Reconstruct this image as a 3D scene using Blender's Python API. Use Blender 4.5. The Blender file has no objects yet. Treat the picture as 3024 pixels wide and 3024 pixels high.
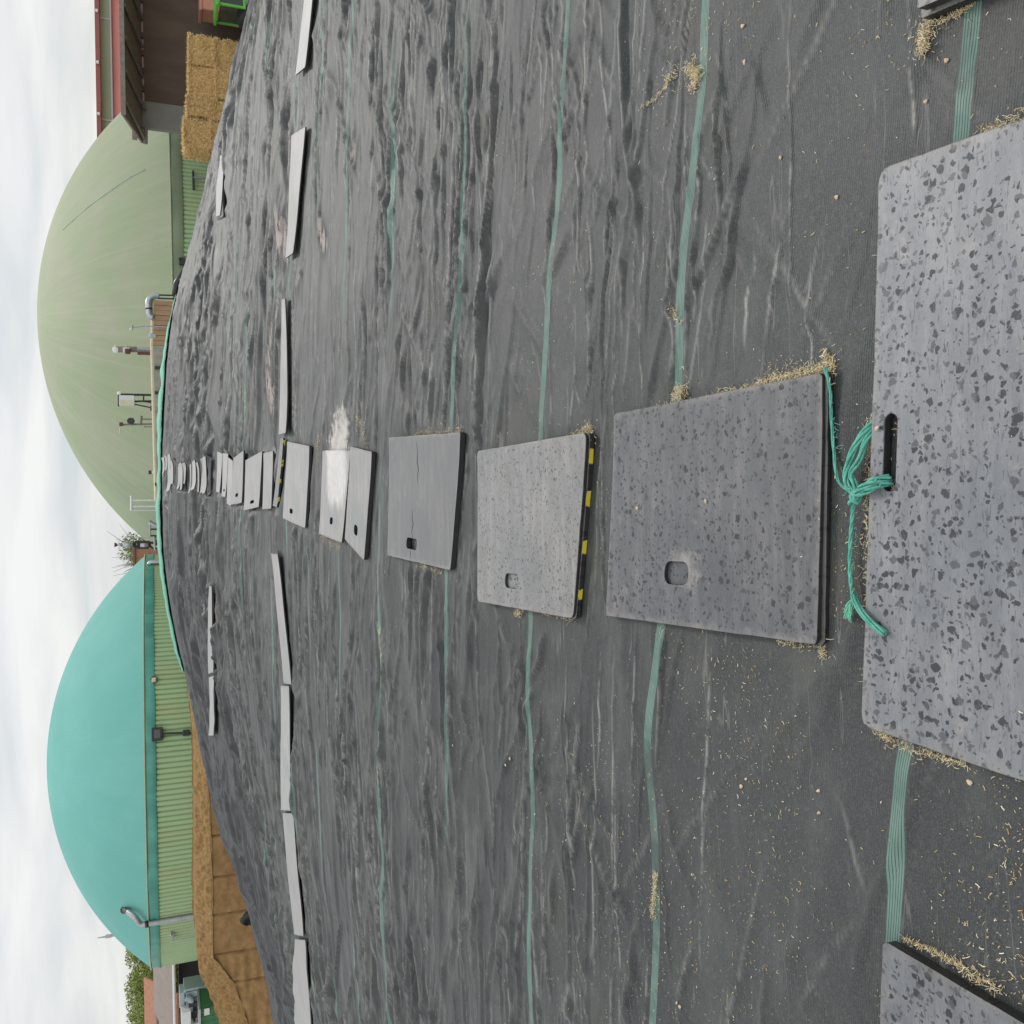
import bpy, bmesh, math, random
import numpy as np
from mathutils import Vector, Matrix, geometry, noise as mnoise
rng = np.random.default_rng(7); random.seed(7)
S = bpy.context.scene; COL = S.collection
# ------------------------------------------------------------------ camera, sky, sun, exposure
EYE = 5.2                                   # eye height above the yard
F = 2650.; P = math.radians(21.3); ROLL = .019
ex = np.array([1, 0, 0.]); fw = np.array([0, math.cos(P), -math.sin(P)]); u0 = np.array([0, math.sin(P), math.cos(P)])
rr = ex*math.cos(ROLL)-u0*math.sin(ROLL); uu = u0*math.cos(ROLL)+ex*math.sin(ROLL)
cam_d = bpy.data.cameras.new('camera'); cam = bpy.data.objects.new('camera', cam_d); COL.objects.link(cam)
cam_d.sensor_fit = 'HORIZONTAL'; cam_d.sensor_width = 36; cam_d.lens = 36*F/3024
cam_d.clip_start = .05; cam_d.clip_end = 3000
xa, ya, za = -uu, rr, -fw                   # the photo is held on its side: picture right is down
cam.matrix_world = Matrix(((xa[0], ya[0], za[0], 0), (xa[1], ya[1], za[1], 0), (xa[2], ya[2], za[2], EYE), (0, 0, 0, 1)))
S.camera = cam
SUN_EL, SUN_AZ = math.radians(42), math.radians(30)
w = bpy.data.worlds.new('World'); S.world = w; w.use_nodes = True
N = w.node_tree.nodes; L = w.node_tree.links; N.clear()
wo = N.new('ShaderNodeOutputWorld'); bg = N.new('ShaderNodeBackground'); bg.inputs['Strength'].default_value = .1
L.new(bg.outputs[0], wo.inputs[0])
sky = N.new('ShaderNodeTexSky'); sky.sky_type = 'NISHITA'; sky.sun_disc = False
sky.sun_elevation = SUN_EL; sky.sun_rotation = SUN_AZ
tc = N.new('ShaderNodeTexCoord'); sep = N.new('ShaderNodeSeparateXYZ'); L.new(tc.outputs['Generated'], sep.inputs[0])
def wmath(op, a, b=None):
    n = N.new('ShaderNodeMath'); n.operation = op
    for i, v in enumerate((a, b)):
        if v is None: continue
        if isinstance(v, (int, float)): n.inputs[i].default_value = v
        else: L.new(v, n.inputs[i])
    return n.outputs[0]
zz = wmath('MAXIMUM', sep.outputs[2], 0.0); den = wmath('ADD', zz, .16)
cb = N.new('ShaderNodeCombineXYZ'); L.new(wmath('DIVIDE', sep.outputs[0], den), cb.inputs[0]); L.new(wmath('DIVIDE', sep.outputs[1], den), cb.inputs[1])
n1 = N.new('ShaderNodeTexNoise'); n1.inputs['Scale'].default_value = 1.15; n1.inputs['Detail'].default_value = 5; n1.inputs['Roughness'].default_value = .5; n1.inputs['Distortion'].default_value = .35
mp = N.new('ShaderNodeMapping'); mp.inputs['Location'].default_value = (3.3, 1.9, 0); mp.inputs['Scale'].default_value = (.8, 1.3, 1)
L.new(cb.outputs[0], mp.inputs[0]); L.new(mp.outputs[0], n1.inputs['Vector'])
cr = N.new('ShaderNodeValToRGB'); L.new(n1.outputs['Fac'], cr.inputs[0])
e = cr.color_ramp.elements; e[0].position = .36; e[0].color = (.66, .705, .73, 1); e[1].position = .62; e[1].color = (.90, .905, .89, 1)
m_ = e.new(.48); m_.color = (.78, .795, .80, 1)
gain = wmath('MULTIPLY', wmath('ADD', 1.0, wmath('MULTIPLY', wmath('POWER', zz, .8), .62)), 8.5)
gain = wmath('MULTIPLY', gain, wmath('ADD', 1.0, wmath('MULTIPLY', wmath('MAXIMUM', wmath('MULTIPLY', sep.outputs[1], -1.0), 0.0), .65)))   # extra sky gain added behind the viewer to fill camera-facing sides
vm = N.new('ShaderNodeVectorMath'); vm.operation = 'SCALE'; L.new(cr.outputs[0], vm.inputs[0]); L.new(gain, vm.inputs['Scale'])
mx = N.new('ShaderNodeMix'); mx.data_type = 'RGBA'; mx.inputs[0].default_value = .93
L.new(sky.outputs[0], mx.inputs[6]); L.new(vm.outputs[0], mx.inputs[7]); L.new(mx.outputs[2], bg.inputs[0])
sd = bpy.data.lights.new('sun', 'SUN'); sd.energy = 1.5; sd.angle = math.radians(12); sd.color = (1, .97, .92)
so = bpy.data.objects.new('sun', sd); COL.objects.link(so)
sdir = Vector((math.sin(SUN_AZ)*math.cos(SUN_EL), math.cos(SUN_AZ)*math.cos(SUN_EL), math.sin(SUN_EL)))
so.rotation_euler = sdir.to_track_quat('Z', 'Y').to_euler(); so.location = (0, 0, 60)
S.view_settings.view_transform = 'Standard'; S.view_settings.look = 'None'; S.view_settings.exposure = .12; S.view_settings.gamma = 1
S.view_settings.use_curve_mapping = False

# ------------------------------------------------------------------ helpers
def ray(x, y):                              # direction through a photo pixel (3024 scale)
    d = fw*F+rr*(1512-y)-uu*(x-1512); return d/np.linalg.norm(d)
def at(x, y, depth):                        # point on that ray at world y = depth
    d = ray(x, y); q = d*(depth/d[1]); return np.array([q[0], q[1], q[2]+EYE])
def at_h(x, y, dist):                       # at a horizontal distance
    d = ray(x, y); q = d*(dist/math.hypot(d[0], d[1])); return np.array([q[0], q[1], q[2]+EYE])

class MB:
    def __init__(s): s.v = []; s.f = []
    def add(s, vs, fs):
        o = len(s.v); s.v += [tuple(map(float, p)) for p in vs]; s.f += [tuple(i+o for i in f) for f in fs]
    def box(s, c, d, rz=0, tilt=None):
        x, y, z = (k/2 for k in d); R = Matrix.Rotation(rz, 3, 'Z')
        if tilt is not None: R = R @ tilt
        vs = [R @ Vector(p)+Vector(c) for p in ((-x,-y,-z),(x,-y,-z),(x,y,-z),(-x,y,-z),(-x,-y,z),(x,-y,z),(x,y,z),(-x,y,z))]
        s.add(vs, [(0,3,2,1),(4,5,6,7),(0,1,5,4),(1,2,6,5),(2,3,7,6),(3,0,4,7)])
    def tube(s, pts, r, n=8, cap=True):
        pts = [Vector(p) for p in pts]; k = len(pts); rs = r if hasattr(r, '__len__') else [r]*k
        ref = None; vs = []
        for i, p in enumerate(pts):
            t = (pts[min(i+1, k-1)]-pts[max(i-1, 0)]).normalized()
            if ref is None: ref = t.orthogonal().normalized()
            ref = (ref-t*ref.dot(t)).normalized(); b = t.cross(ref)
            for j in range(n):
                a = 2*math.pi*j/n; vs.append(p+(ref*math.cos(a)+b*math.sin(a))*rs[i])
        fs = [(i*n+j, i*n+(j+1) % n, (i+1)*n+(j+1) % n, (i+1)*n+j) for i in range(k-1) for j in range(n)]
        if cap: fs += [tuple(range(n))[::-1], tuple((k-1)*n+j for j in range(n))]
        s.add(vs, fs)
    def lathe(s, prof, c, n=48, a0=0, a1=2*math.pi):
        full = abs(a1-a0-2*math.pi) < 1e-6; m = n if full else n+1
        vs = []
        for r, z in prof:
            for j in range(m):
                a = a0+(a1-a0)*j/n; vs.append((c[0]+r*math.cos(a), c[1]+r*math.sin(a), c[2]+z))
        fs = [(i*m+j, i*m+(j+1) % m, (i+1)*m+(j+1) % m, (i+1)*m+j) for i in range(len(prof)-1) for j in range(n)]
        s.add(vs, fs)
    def build(s, name, mat, parent=None, smooth=False, bevel=0, loc=None):
        me = bpy.data.meshes.new(name); me.from_pydata(s.v, [], s.f); me.update()
        if mat: me.materials.append(mat)
        if smooth: me.polygons.foreach_set('use_smooth', [True]*len(me.polygons))
        o = bpy.data.objects.new(name, me); COL.objects.link(o)
        if parent is not None:
            o.parent = parent; me.transform(Matrix.Translation(-Vector(parent.location)))
        elif loc is not None:
            me.transform(Matrix.Translation(-Vector(loc))); o.location = loc
        if bevel:
            b = o.modifiers.new('bevel', 'BEVEL'); b.width = bevel; b.segments = 2; b.limit_method = 'ANGLE'
        return o
def tag(o, label=None, cat=None, group=None, kind=None):
    for k, v in (('label', label), ('category', cat), ('group', group), ('kind', kind)):
        if v: o[k] = v
    return o
def thing(name, loc, label, cat, group=None):
    o = bpy.data.objects.new(name, None); COL.objects.link(o); o.location = Vector(loc); o.empty_display_size = .2
    return tag(o, label, cat, group)
def np_mesh(name, V, Fq, mat, smooth=True):
    me = bpy.data.meshes.new(name); nv, nf = len(V), len(Fq); k = Fq.shape[1]
    me.vertices.add(nv); me.vertices.foreach_set('co', np.ascontiguousarray(V, dtype=np.float32).ravel())
    me.loops.add(nf*k); me.loops.foreach_set('vertex_index', np.ascontiguousarray(Fq, dtype=np.int32).ravel())
    me.polygons.add(nf); me.polygons.foreach_set('loop_start', np.arange(0, nf*k, k, dtype=np.int32))
    me.polygons.foreach_set('loop_total', np.full(nf, k, dtype=np.int32))
    if smooth: me.polygons.foreach_set('use_smooth', np.ones(nf, dtype=bool))
    me.update(calc_edges=True); me.validate()
    me.materials.append(mat); o = bpy.data.objects.new(name, me); COL.objects.link(o); return o
def hsh(a, b, s=0):
    n = (a.astype(np.int64)*374761393+b.astype(np.int64)*668265263+s*974634777) & 0xffffffff
    n = ((n ^ (n >> 13))*1274126177) & 0xffffffff
    return ((n ^ (n >> 16)) & 0xffff)/65535.
def vn(x, y, s=0):                          # value noise 0..1
    x = np.asarray(x, float); y = np.asarray(y, float)
    i = np.floor(x); j = np.floor(y); fx = x-i; fy = y-j
    fx = fx*fx*fx*(fx*(fx*6-15)+10); fy = fy*fy*fy*(fy*(fy*6-15)+10)
    a, b, c, d = hsh(i, j, s), hsh(i+1, j, s), hsh(i, j+1, s), hsh(i+1, j+1, s)
    return (a*(1-fx)+b*fx)*(1-fy)+(c*(1-fx)+d*fx)*fy
def fbm(x, y, s=0, o=3): return sum(vn(x*2**k, y*2**k, s+k)*.5**k for k in range(o))/sum(.5**k for k in range(o))
def sst(a, b, x): t = np.clip((x-a)/(b-a), 0, 1); return t*t*(3-2*t)

# ------------------------------------------------------------------ materials
class NT:
    def __init__(s, name):
        s.m = bpy.data.materials.new(name); s.m.use_nodes = True; t = s.m.node_tree; s.n = t.nodes; s.l = t.links
        s.b = s.n['Principled BSDF']
    def set(s, sock, v):
        if hasattr(v, 'is_output'): s.l.new(v, sock)
        elif isinstance(v, tuple) and sock.type == 'RGBA': sock.default_value = (*v[:3], 1)
        else: sock.default_value = v
    def math(s, op, a, b=0., c=None):
        n = s.n.new('ShaderNodeMath'); n.operation = op; s.set(n.inputs[0], a); s.set(n.inputs[1], b)
        if c is not None: s.set(n.inputs[2], c)
        return n.outputs[0]
    def mix(s, f, a, b):
        n = s.n.new('ShaderNodeMix'); n.data_type = 'RGBA'; s.set(n.inputs[0], f); s.set(n.inputs[6], a); s.set(n.inputs[7], b); return n.outputs[2]
    def coord(s, kind='Object', scale=(1, 1, 1), rot=(0, 0, 0), loc=(0, 0, 0)):
        c = s.n.new('ShaderNodeTexCoord'); m = s.n.new('ShaderNodeMapping'); m.inputs['Scale'].default_value = scale; m.inputs['Rotation'].default_value = rot; m.inputs['Location'].default_value = loc
        s.l.new(c.outputs[kind], m.inputs[0]); return m.outputs[0]
    def noise(s, v, scale, detail=4, rough=.55, dist=0.):
        n = s.n.new('ShaderNodeTexNoise'); n.inputs['Scale'].default_value = scale; n.inputs['Detail'].default_value = detail
        n.inputs['Roughness'].default_value = rough; n.inputs['Distortion'].default_value = dist; s.l.new(v, n.inputs['Vector']); return n.outputs['Fac']
    def ramp(s, f, a, b):
        n = s.n.new('ShaderNodeMapRange'); n.interpolation_type = 'SMOOTHSTEP'; s.set(n.inputs[0], f); n.inputs[1].default_value = a; n.inputs[2].default_value = b; return n.outputs[0]
    def voro(s, v, scale, feature='F1', out='Distance', rnd=1.):
        n = s.n.new('ShaderNodeTexVoronoi'); n.feature = feature; n.inputs['Scale'].default_value = scale; n.inputs['Randomness'].default_value = rnd; s.l.new(v, n.inputs['Vector']); return n.outputs[out]
    def attr(s, name, out='Fac'):
        n = s.n.new('ShaderNodeAttribute'); n.attribute_name = name; return n.outputs[out]
    def geo(s, out): return s.n.new('ShaderNodeNewGeometry').outputs[out]
    def objrand(s): return s.n.new('ShaderNodeObjectInfo').outputs['Random']
    def bump(s, h, strength=.3, dist=.01):
        n = s.n.new('ShaderNodeBump'); n.inputs['Strength'].default_value = strength; n.inputs['Distance'].default_value = dist; s.l.new(h, n.inputs['Height'])
        s.l.new(n.outputs[0], s.b.inputs['Normal'])
    def out(s, col, rough=.6, spec=.5, metal=0.):
        s.set(s.b.inputs['Base Color'], col); s.set(s.b.inputs['Roughness'], rough); s.set(s.b.inputs['Specular IOR Level'], spec); s.set(s.b.inputs['Metallic'], metal); return s.m
def simple(name, col, rough=.6, var=.25, scale=6., col2=None, spec=.4, metal=0., bump=.15, stretch=(1, 1, 1), bdist=.01):
    t = NT(name); v = t.coord('Object', stretch); n = t.noise(v, scale, 5, .6); n2 = t.noise(v, scale*7, 3)
    c2 = col2 or tuple(c*(1-var) for c in col)
    f = t.math('ADD', t.math('MULTIPLY', t.ramp(n, .3, .7), .75), t.math('MULTIPLY', n2, .25))
    t.bump(n2, bump, bdist); return t.out(t.mix(f, col, c2), rough, spec, metal)

def mat_cover():
    t = NT('woven_cover'); pos = t.coord('Object')
    vv = t.attr('strip')                     # fabric coordinate, whole numbers are the green strips
    fr = t.math('SUBTRACT', t.math('FRACT', t.math('ADD', vv, .5)), .5); d = t.math('ABSOLUTE', fr)
    hw = .0215
    band = t.math('SUBTRACT', 1., t.ramp(d, hw-.003, hw+.003))
    lines = t.math('ABSOLUTE', t.math('SINE', t.math('MULTIPLY', fr, math.pi/.0073)))
    lines = t.ramp(lines, .12, .5)
    big = t.noise(pos, .55, 4, .55); mid = t.noise(t.coord('Object', (1.0, 2.4, 1)), 1.9, 6, .68, .3); fine = t.noise(t.coord('Object', (8, 13, 9)), 5, 4, .75)
    base = t.mix(t.ramp(big, .3, .7), (.015, .0185, .020), (.034, .0365, .038))
    yq = t.n.new('ShaderNodeSeparateXYZ'); t.l.new(pos, yq.inputs[0])
    dustf = t.math('MULTIPLY', t.ramp(mid, .44, .72), .7)
    base = t.mix(t.math('MULTIPLY', dustf, t.math('ADD', .45, t.math('MULTIPLY', t.ramp(yq.outputs[1], 2.2, 5.5), .55))), base, (.12, .121, .121))
    olive = t.ramp(t.noise(t.coord('Object', loc=(7, 3, 0)), 1.3, 4), .55, .75)
    base = t.mix(t.math('MULTIPLY', olive, .5), base, (.06, .062, .045))
    base = t.mix(t.math('MULTIPLY', t.ramp(fine, .5, .75), .38), base, (.12, .12, .112))
    # thin pale lines drawn in place of faint creases
    vein = t.math('ABSOLUTE', t.math('SUBTRACT', t.noise(t.coord('Object', (.22, 2.6, 1)), 1.7, 4, .6, .25), .5))
    vein = t.math('MULTIPLY', t.math('SUBTRACT', 1., t.ramp(vein, .001, .006)), t.ramp(t.noise(pos, 3.1, 3), .45, .65))
    base = t.mix(t.math('MULTIPLY', vein, .4), base, (.22, .21, .2))
    pl = t.math('MULTIPLY', t.attr('pale'), t.ramp(t.noise(pos, 7, 5, .75), .40, .58))  # crest highlights painted into the folds, together with pale dust and wear
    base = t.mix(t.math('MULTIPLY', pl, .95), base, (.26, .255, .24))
    # specks
    sp = t.math('SUBTRACT', 1., t.ramp(t.voro(t.coord('Object', (1, 1.0, 0)), 26.), .03, .06))
    sp = t.math('MULTIPLY', sp, t.ramp(t.noise(pos, 5, 2), .52, .6))
    base = t.mix(t.math('MULTIPLY', sp, .75), base, (.42, .40, .34))
    gcol = t.mix(lines, (.028, .062, .050), t.mix(t.ramp(t.noise(pos, 9, 3), .35, .7), (.095, .165, .14), (.135, .21, .18)))
    fray = t.ramp(t.noise(t.coord('Object', (.55, .9, 1)), 1.7, 3), .60, .66)
    gcol = t.mix(t.math('MULTIPLY', fray, t.ramp(t.noise(t.coord('Object', (14, 60, 9)), 2.2, 3), .42, .6)), gcol, t.mix(t.noise(pos, 40, 2), (.05, .19, .085), (.5, .52, .25)))
    fd = t.math('MAXIMUM', t.ramp(t.noise(t.coord('Object', (.35, .6, 1), loc=(5, 1, 0)), 1.3, 4), .40, .55), t.math('MULTIPLY', t.math('LESS_THAN', vv, 5.5), t.math('ADD', .35, t.math('MULTIPLY', t.ramp(t.noise(t.coord('Object', (1.1, 1.6, 1), loc=(8, 2, 0)), 1.6, 4, .65), .38, .5), .65))))
    band = t.math('MULTIPLY', band, fd)
    gr = t.noise(pos, 210, 2, .6); base = t.mix(t.math('MULTIPLY', t.ramp(gr, .42, .72), .5), base, t.mix(big, (.095, .098, .097), (.10, .095, .094)))
    base = t.mix(band, base, gcol)
    st = t.attr('stain'); stn = t.math('MULTIPLY', st, t.ramp(t.noise(t.coord('Object', (1.2, 4, 1)), 5, 4, .7), .30, .62))
    base = t.mix(t.ramp(stn, .1, .7), base, t.mix(t.noise(pos, 4, 2), (.40, .37, .36), (.30, .22, .19)))
    wh = t.attr('powder'); whn = t.ramp(t.math('ADD', wh, t.math('MULTIPLY', t.math('SUBTRACT', t.noise(t.coord('Object', (1.6, 2.5, 1)), 7, 6, .75), .5), 1.7)), .45, .85)
    base = t.mix(whn, base, t.mix(t.noise(pos, 14, 4, .7), (.58, .55, .52), (.30, .28, .26)))
    weave = t.math('ADD', t.math('SINE', t.math('MULTIPLY', t.math('ADD', vv, 0.), 2*math.pi*150)), t.math('MULTIPLY', t.noise(t.coord('Object', (1, 9, 1)), 60, 3, .6), 2.2))
    lw = t.math('ADD', t.math('MULTIPLY', weave, .10), t.math('MULTIPLY', t.math('ADD', mid, fine), .6))
    lw = t.math('SUBTRACT', lw, t.math('MULTIPLY', t.math('MULTIPLY', band, t.math('SUBTRACT', 1., lines)), .6))
    rg = t.math('ABSOLUTE', t.math('SUBTRACT', t.noise(t.coord('Object', (1.1, 8, 1)), 1.6, 4, .55, .5), .5))
    rg = t.math('SUBTRACT', 1., t.ramp(rg, 0, .09))
    rg2 = t.math('ABSOLUTE', t.math('SUBTRACT', t.noise(t.coord('Object', (2.2, 10, 1), rot=(0, 0, .35)), 2.4, 3, .5, .4), .5))
    rg = t.math('ADD', rg, t.math('MULTIPLY', t.math('SUBTRACT', 1., t.ramp(rg2, 0, .06)), .6))
    rgm = t.ramp(t.noise(t.coord('Object', (.5, 1, 1), loc=(2, 9, 4)), .9, 3), .42, .65)
    yy_ = t.n.new('ShaderNodeSeparateXYZ'); t.l.new(pos, yy_.inputs[0])
    rgm = t.math('MULTIPLY', rgm, t.math('ADD', .15, t.math('MULTIPLY', t.ramp(yy_.outputs[1], 2., 6.), .85)))
    lw = t.math('ADD', lw, t.math('MULTIPLY', t.math('MULTIPLY', rg, rgm), .5))
    t.bump(lw, .5, .006)
    base = t.mix(t.math('MULTIPLY', t.attr('sheet'), .62), base, (.020, .022, .024))
    return t.out(base, t.math('ADD', t.math('ADD', .44, t.math('MULTIPLY', t.math('MAXIMUM', whn, t.attr('stain')), .5)), t.math('MULTIPLY', mid, .25)), .36)
def mat_rubber(name, base, dust, drops=True, droff=0., yellow=False, rough=.4, dk=.3, ss=1.):
    t = NT(name); pos = t.coord('Object'); rnd = t.objrand(); wpos = t.geo('Position')
    sx = t.coord('Object', (1, 6, 1)); big = t.noise(pos, 3.2, 5, .62, .3); streak = t.noise(sx, 3, 5, .65)
    c = t.mix(t.ramp(big, .3, .72), base, tuple(k*.7+j*.3 for k, j in zip(base, dust)))
    c = t.mix(t.math('MULTIPLY', t.ramp(streak, .40, .72), .75), c, dust)
    blu = t.ramp(t.noise(t.coord('Object', loc=(1, 4, 7)), 2.3, 4, .65), .4, .65); c = t.mix(t.math('MULTIPLY', blu, .35), c, tuple(k*j for k, j in zip(base, (.72, .84, .92))))
    patch = t.ramp(t.noise(t.coord('Object', loc=(3, 8, 1)), 5.5, 5, .7), .56, .78)
    c = t.mix(t.math('MULTIPLY', patch, .6), c, (.30, .265, .245))
    r_ = t.math('ADD', rough, t.math('MULTIPLY', big, .18))
    if drops:
        vx = t.coord('Object', (1, 1, 0)); nv = t.n.new('ShaderNodeVectorMath'); nv.operation = 'MULTIPLY_ADD'
        nn = t.n.new('ShaderNodeTexNoise'); nn.inputs['Scale'].default_value = 46; nn.inputs['Detail'].default_value = 4; t.l.new(vx, nn.inputs['Vector'])
        t.l.new(nn.outputs['Color'], nv.inputs[0]); nv.inputs[1].default_value = (.034, .034, 0); t.l.new(vx, nv.inputs[2]); v2 = nv.outputs[0]
        spots = None
        for sc, lo, hi in ((31.*ss, .12, .42), (58.*ss, .14, .44)):
            dd = t.voro(v2, sc); cc = t.n.new('ShaderNodeSeparateColor'); t.l.new(t.voro(v2, sc, out='Color'), cc.inputs[0])
            rad = t.math('ADD', lo, t.math('MULTIPLY', t.math('POWER', cc.outputs[0], 1.1), hi-lo))
            k = t.ramp(t.math('SUBTRACT', rad, dd), -.03, .05)
            k = t.math('MULTIPLY', k, t.math('GREATER_THAN', cc.outputs[1], .04+droff)); k = t.math('MULTIPLY', k, t.math('ADD', .62, t.math('MULTIPLY', cc.outputs[2], .38)))
            spots = k if spots is None else t.math('MAXIMUM', spots, k)
        dash = t.math('MULTIPLY', t.ramp(t.noise(t.coord('Object', (1., 5.5, 1)), 34, 2, .5), .60, .68), .45)
        spots = t.math('MAXIMUM', spots, dash)
        c = t.mix(t.math('MULTIPLY', spots, .97), c, tuple(k*dk for k in base))
        r_ = t.math('SUBTRACT', r_, t.math('MULTIPLY', spots, .04))
    ed = t.attr('edge'); edn = t.ramp(t.math('ADD', ed, t.math('MULTIPLY', t.math('SUBTRACT', t.noise(pos, 24, 4, .7), .5), 1.1)), .55, .95)
    c = t.mix(t.math('MULTIPLY', edn, .55), c, t.mix(t.noise(pos, 7, 2), tuple(k*.4 for k in base), (.30, .28, .26)))
    sc_ = t.math('ABSOLUTE', t.math('SUBTRACT', t.noise(t.coord('Object', (1.2, 4, 1), rot=(0, 0, .5)), 3.5, 4, .6, .5), .5))
    c = t.mix(t.math('MULTIPLY', t.math('SUBTRACT', 1., t.ramp(sc_, .0, .008)), .35), c, dust)
    c = t.mix(t.math('MULTIPLY', t.ramp(t.noise(pos, 55, 4, .75), .5, .75), .28), c, tuple(k*.45 for k in base))
    fl = t.ramp(t.voro(t.coord('Object', (1, 1, 0)), 21.), .035, .015)
    fl = t.math('MULTIPLY', fl, t.ramp(t.noise(pos, 4, 2), .5, .6))
    c = t.mix(t.math('MULTIPLY', fl, .55), c, (.5, .47, .42))
    hl = t.attr('rim'); hln = t.ramp(t.math('ADD', hl, t.math('MULTIPLY', t.math('SUBTRACT', t.noise(pos, 9, 6, .8), .5), 2.2)), .55, 1.2)
    c = t.mix(t.math('MULTIPLY', hln, .6), c, (.30, .275, .255))
    side = t.attr('side')
    ec = t.mix(t.noise(t.coord('Object', (2, 2, 30)), 8, 3), (.006, .006, .006), (.03, .03, .03))
    if yellow:
        sxp = t.n.new('ShaderNodeSeparateXYZ'); t.l.new(t.coord('Object'), sxp.inputs[0])
        yy = t.math('FRACT', t.math('MULTIPLY', t.math('ADD', sxp.outputs[0], t.math('MULTIPLY', t.noise(pos, 6, 1), .12)), 5.2))
        yy = t.math('MULTIPLY', t.ramp(yy, .66, .70), t.ramp(t.noise(pos, 17, 3), .42, .5))
        ec = t.mix(yy, ec, (.52, .42, .03))
    c = t.mix(side, c, ec)
    pw = t.attr('powder'); c = t.mix(t.ramp(t.math('ADD', pw, t.math('MULTIPLY', t.math('SUBTRACT', t.noise(sx, 6, 5, .7), .5), .8)), .4, .75), c, t.mix(t.noise(pos, 16, 4, .7), (.60, .585, .57), (.30, .285, .275)))
    v = t.n.new('ShaderNodeHueSaturation'); t.set(v.inputs['Value'], t.math('ADD', .85, t.math('MULTIPLY', rnd, .3))); t.l.new(c, v.inputs['Color'])
    t.bump(t.math('ADD', t.math('MULTIPLY', big, 1.), t.noise(pos, 120, 2)), .12, .003)
    return t.out(v.outputs[0], r_, t.math('SUBTRACT', .45, t.math('MULTIPLY', spots, .3)) if drops else .42)
M = {}
M['cover'] = mat_cover()
M['mat_wet'] = mat_rubber('spotted_rubber', (.115, .119, .131), (.20, .20, .207))
M['mat_mid'] = mat_rubber('worn_rubber', (.068, .069, .075), (.14, .136, .141), droff=.25, rough=.42, dk=.62, ss=1.15)
M['mat_yel'] = mat_rubber('striped_edge_rubber', (.17, .165, .163), (.28, .27, .26), droff=.3, yellow=True, rough=.38)
M['mat_grey'] = mat_rubber('grey_rubber', (.14, .136, .135), (.23, .222, .218), droff=.42, rough=.38, dk=.5, ss=1.7)
M['mat_smooth'] = mat_rubber('smooth_rubber', (.105, .104, .106), (.155, .152, .152), drops=False, rough=.4)
M['mat_dry'] = mat_rubber('dry_rubber', (.215, .207, .203), (.33, .316, .308), drops=False, rough=.36)
M['mat_pale'] = mat_rubber('pale_rubber', (.23, .219, .214), (.345, .327, .32), drops=False, rough=.36)
M['straw'] = None
def mat_straw(name, a, b, c):
    t = NT(name); rn = t.geo('Random Per Island'); col = t.mix(rn, a, b)
    col = t.mix(t.ramp(t.math('FRACT', t.math('MULTIPLY', rn, 17.3)), .72, .9), col, c); return t.out(col, .7, .25)
M['straw'] = mat_straw('straw', (.60, .47, .25), (.38, .25, .11), (.72, .66, .50))
M['tuft'] = mat_straw('matted_straw', (.66, .55, .33), (.30, .22, .12), (.70, .64, .46))
M['bale_fibre'] = mat_straw('bale_fibre', (.74, .53, .25), (.46, .29, .10), (.82, .66, .38))
M['bale'] = simple('bale_straw', (.72, .50, .22), .85, scale=9, col2=(.42, .26, .10), bump=.9, bdist=.05, spec=.15)
def mat_dome(name, a, b, seamc, gv=.07):
    t = NT(name); p = t.coord('Object'); n = t.noise(t.coord('Object', (1, 1, .5)), .35, 5, .6); n2 = t.noise(p, 2.5, 4, .6)
    c = t.mix(t.ramp(n, .35, .7), a, b); c = t.mix(t.math('MULTIPLY', t.ramp(n2, .55, .8), .12), c, tuple(k*.7 for k in b))
    sx = t.n.new('ShaderNodeSeparateXYZ'); t.l.new(p, sx.inputs[0])
    ang = t.math('ARCTAN2', sx.outputs[1], sx.outputs[0]); fr = t.math('ABSOLUTE', t.math('SUBTRACT', t.math('FRACT', t.math('MULTIPLY', ang, 28/(2*math.pi))), .5))
    c = t.mix(t.math('MULTIPLY', t.math('SUBTRACT', 1., t.ramp(fr, .006, .03)), .35), c, seamc)
    gid = t.math('FLOOR', t.math('MULTIPLY', ang, 28/(2*math.pi))); wn = t.n.new('ShaderNodeTexWhiteNoise'); wn.noise_dimensions = '1D'; t.l.new(gid, wn.inputs['W'])
    cbx = t.n.new('ShaderNodeCombineXYZ'); t.l.new(t.math('MULTIPLY', ang, 26.), cbx.inputs[0]); t.l.new(t.math('MULTIPLY', sx.outputs[2], .22), cbx.inputs[1])
    stk = t.noise(cbx.outputs[0], 1.6, 5, .7)
    hs = t.n.new('ShaderNodeHueSaturation'); t.l.new(c, hs.inputs['Color'])
    t.set(hs.inputs['Value'], t.math('ADD', t.math('ADD', .93, t.math('MULTIPLY', wn.outputs['Value'], gv)), t.math('MULTIPLY', t.ramp(stk, .35, .7), gv)))
    c = hs.outputs[0]
    return t.out(c, .8, .22)
M['dome_sage'] = mat_dome('sage_membrane', (.275, .32, .205), (.31, .325, .235), (.325, .37, .26))
M['dome_teal'] = mat_dome('teal_membrane', (.135, .375, .335), (.155, .40, .36), (.145, .385, .345), .03)
def mat_wall(name, a, rust):
    t = NT(name); p = t.coord('Object'); n = t.noise(t.coord('Object', (1, 1, .12)), .55, 4, .6); n2 = t.noise(t.coord('Object', (1, 1, .2)), 2.6, 4)
    c = t.mix(t.math('MULTIPLY', t.ramp(n, .48, .72), .55), a, rust); c = t.mix(t.math('MULTIPLY', t.ramp(n2, .5, .8), .35), c, tuple(k*.65 for k in a))
    return t.out(c, .5, .45)
M['wall_sage'] = mat_wall('ribbed_green_steel', (.30, .43, .24), (.36, .31, .16))
M['skirt_teal'] = simple('teal_skirt', (.09, .34, .28), .4, col2=(.05, .22, .18), scale=1.2, stretch=(1, 1, .2))
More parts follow.
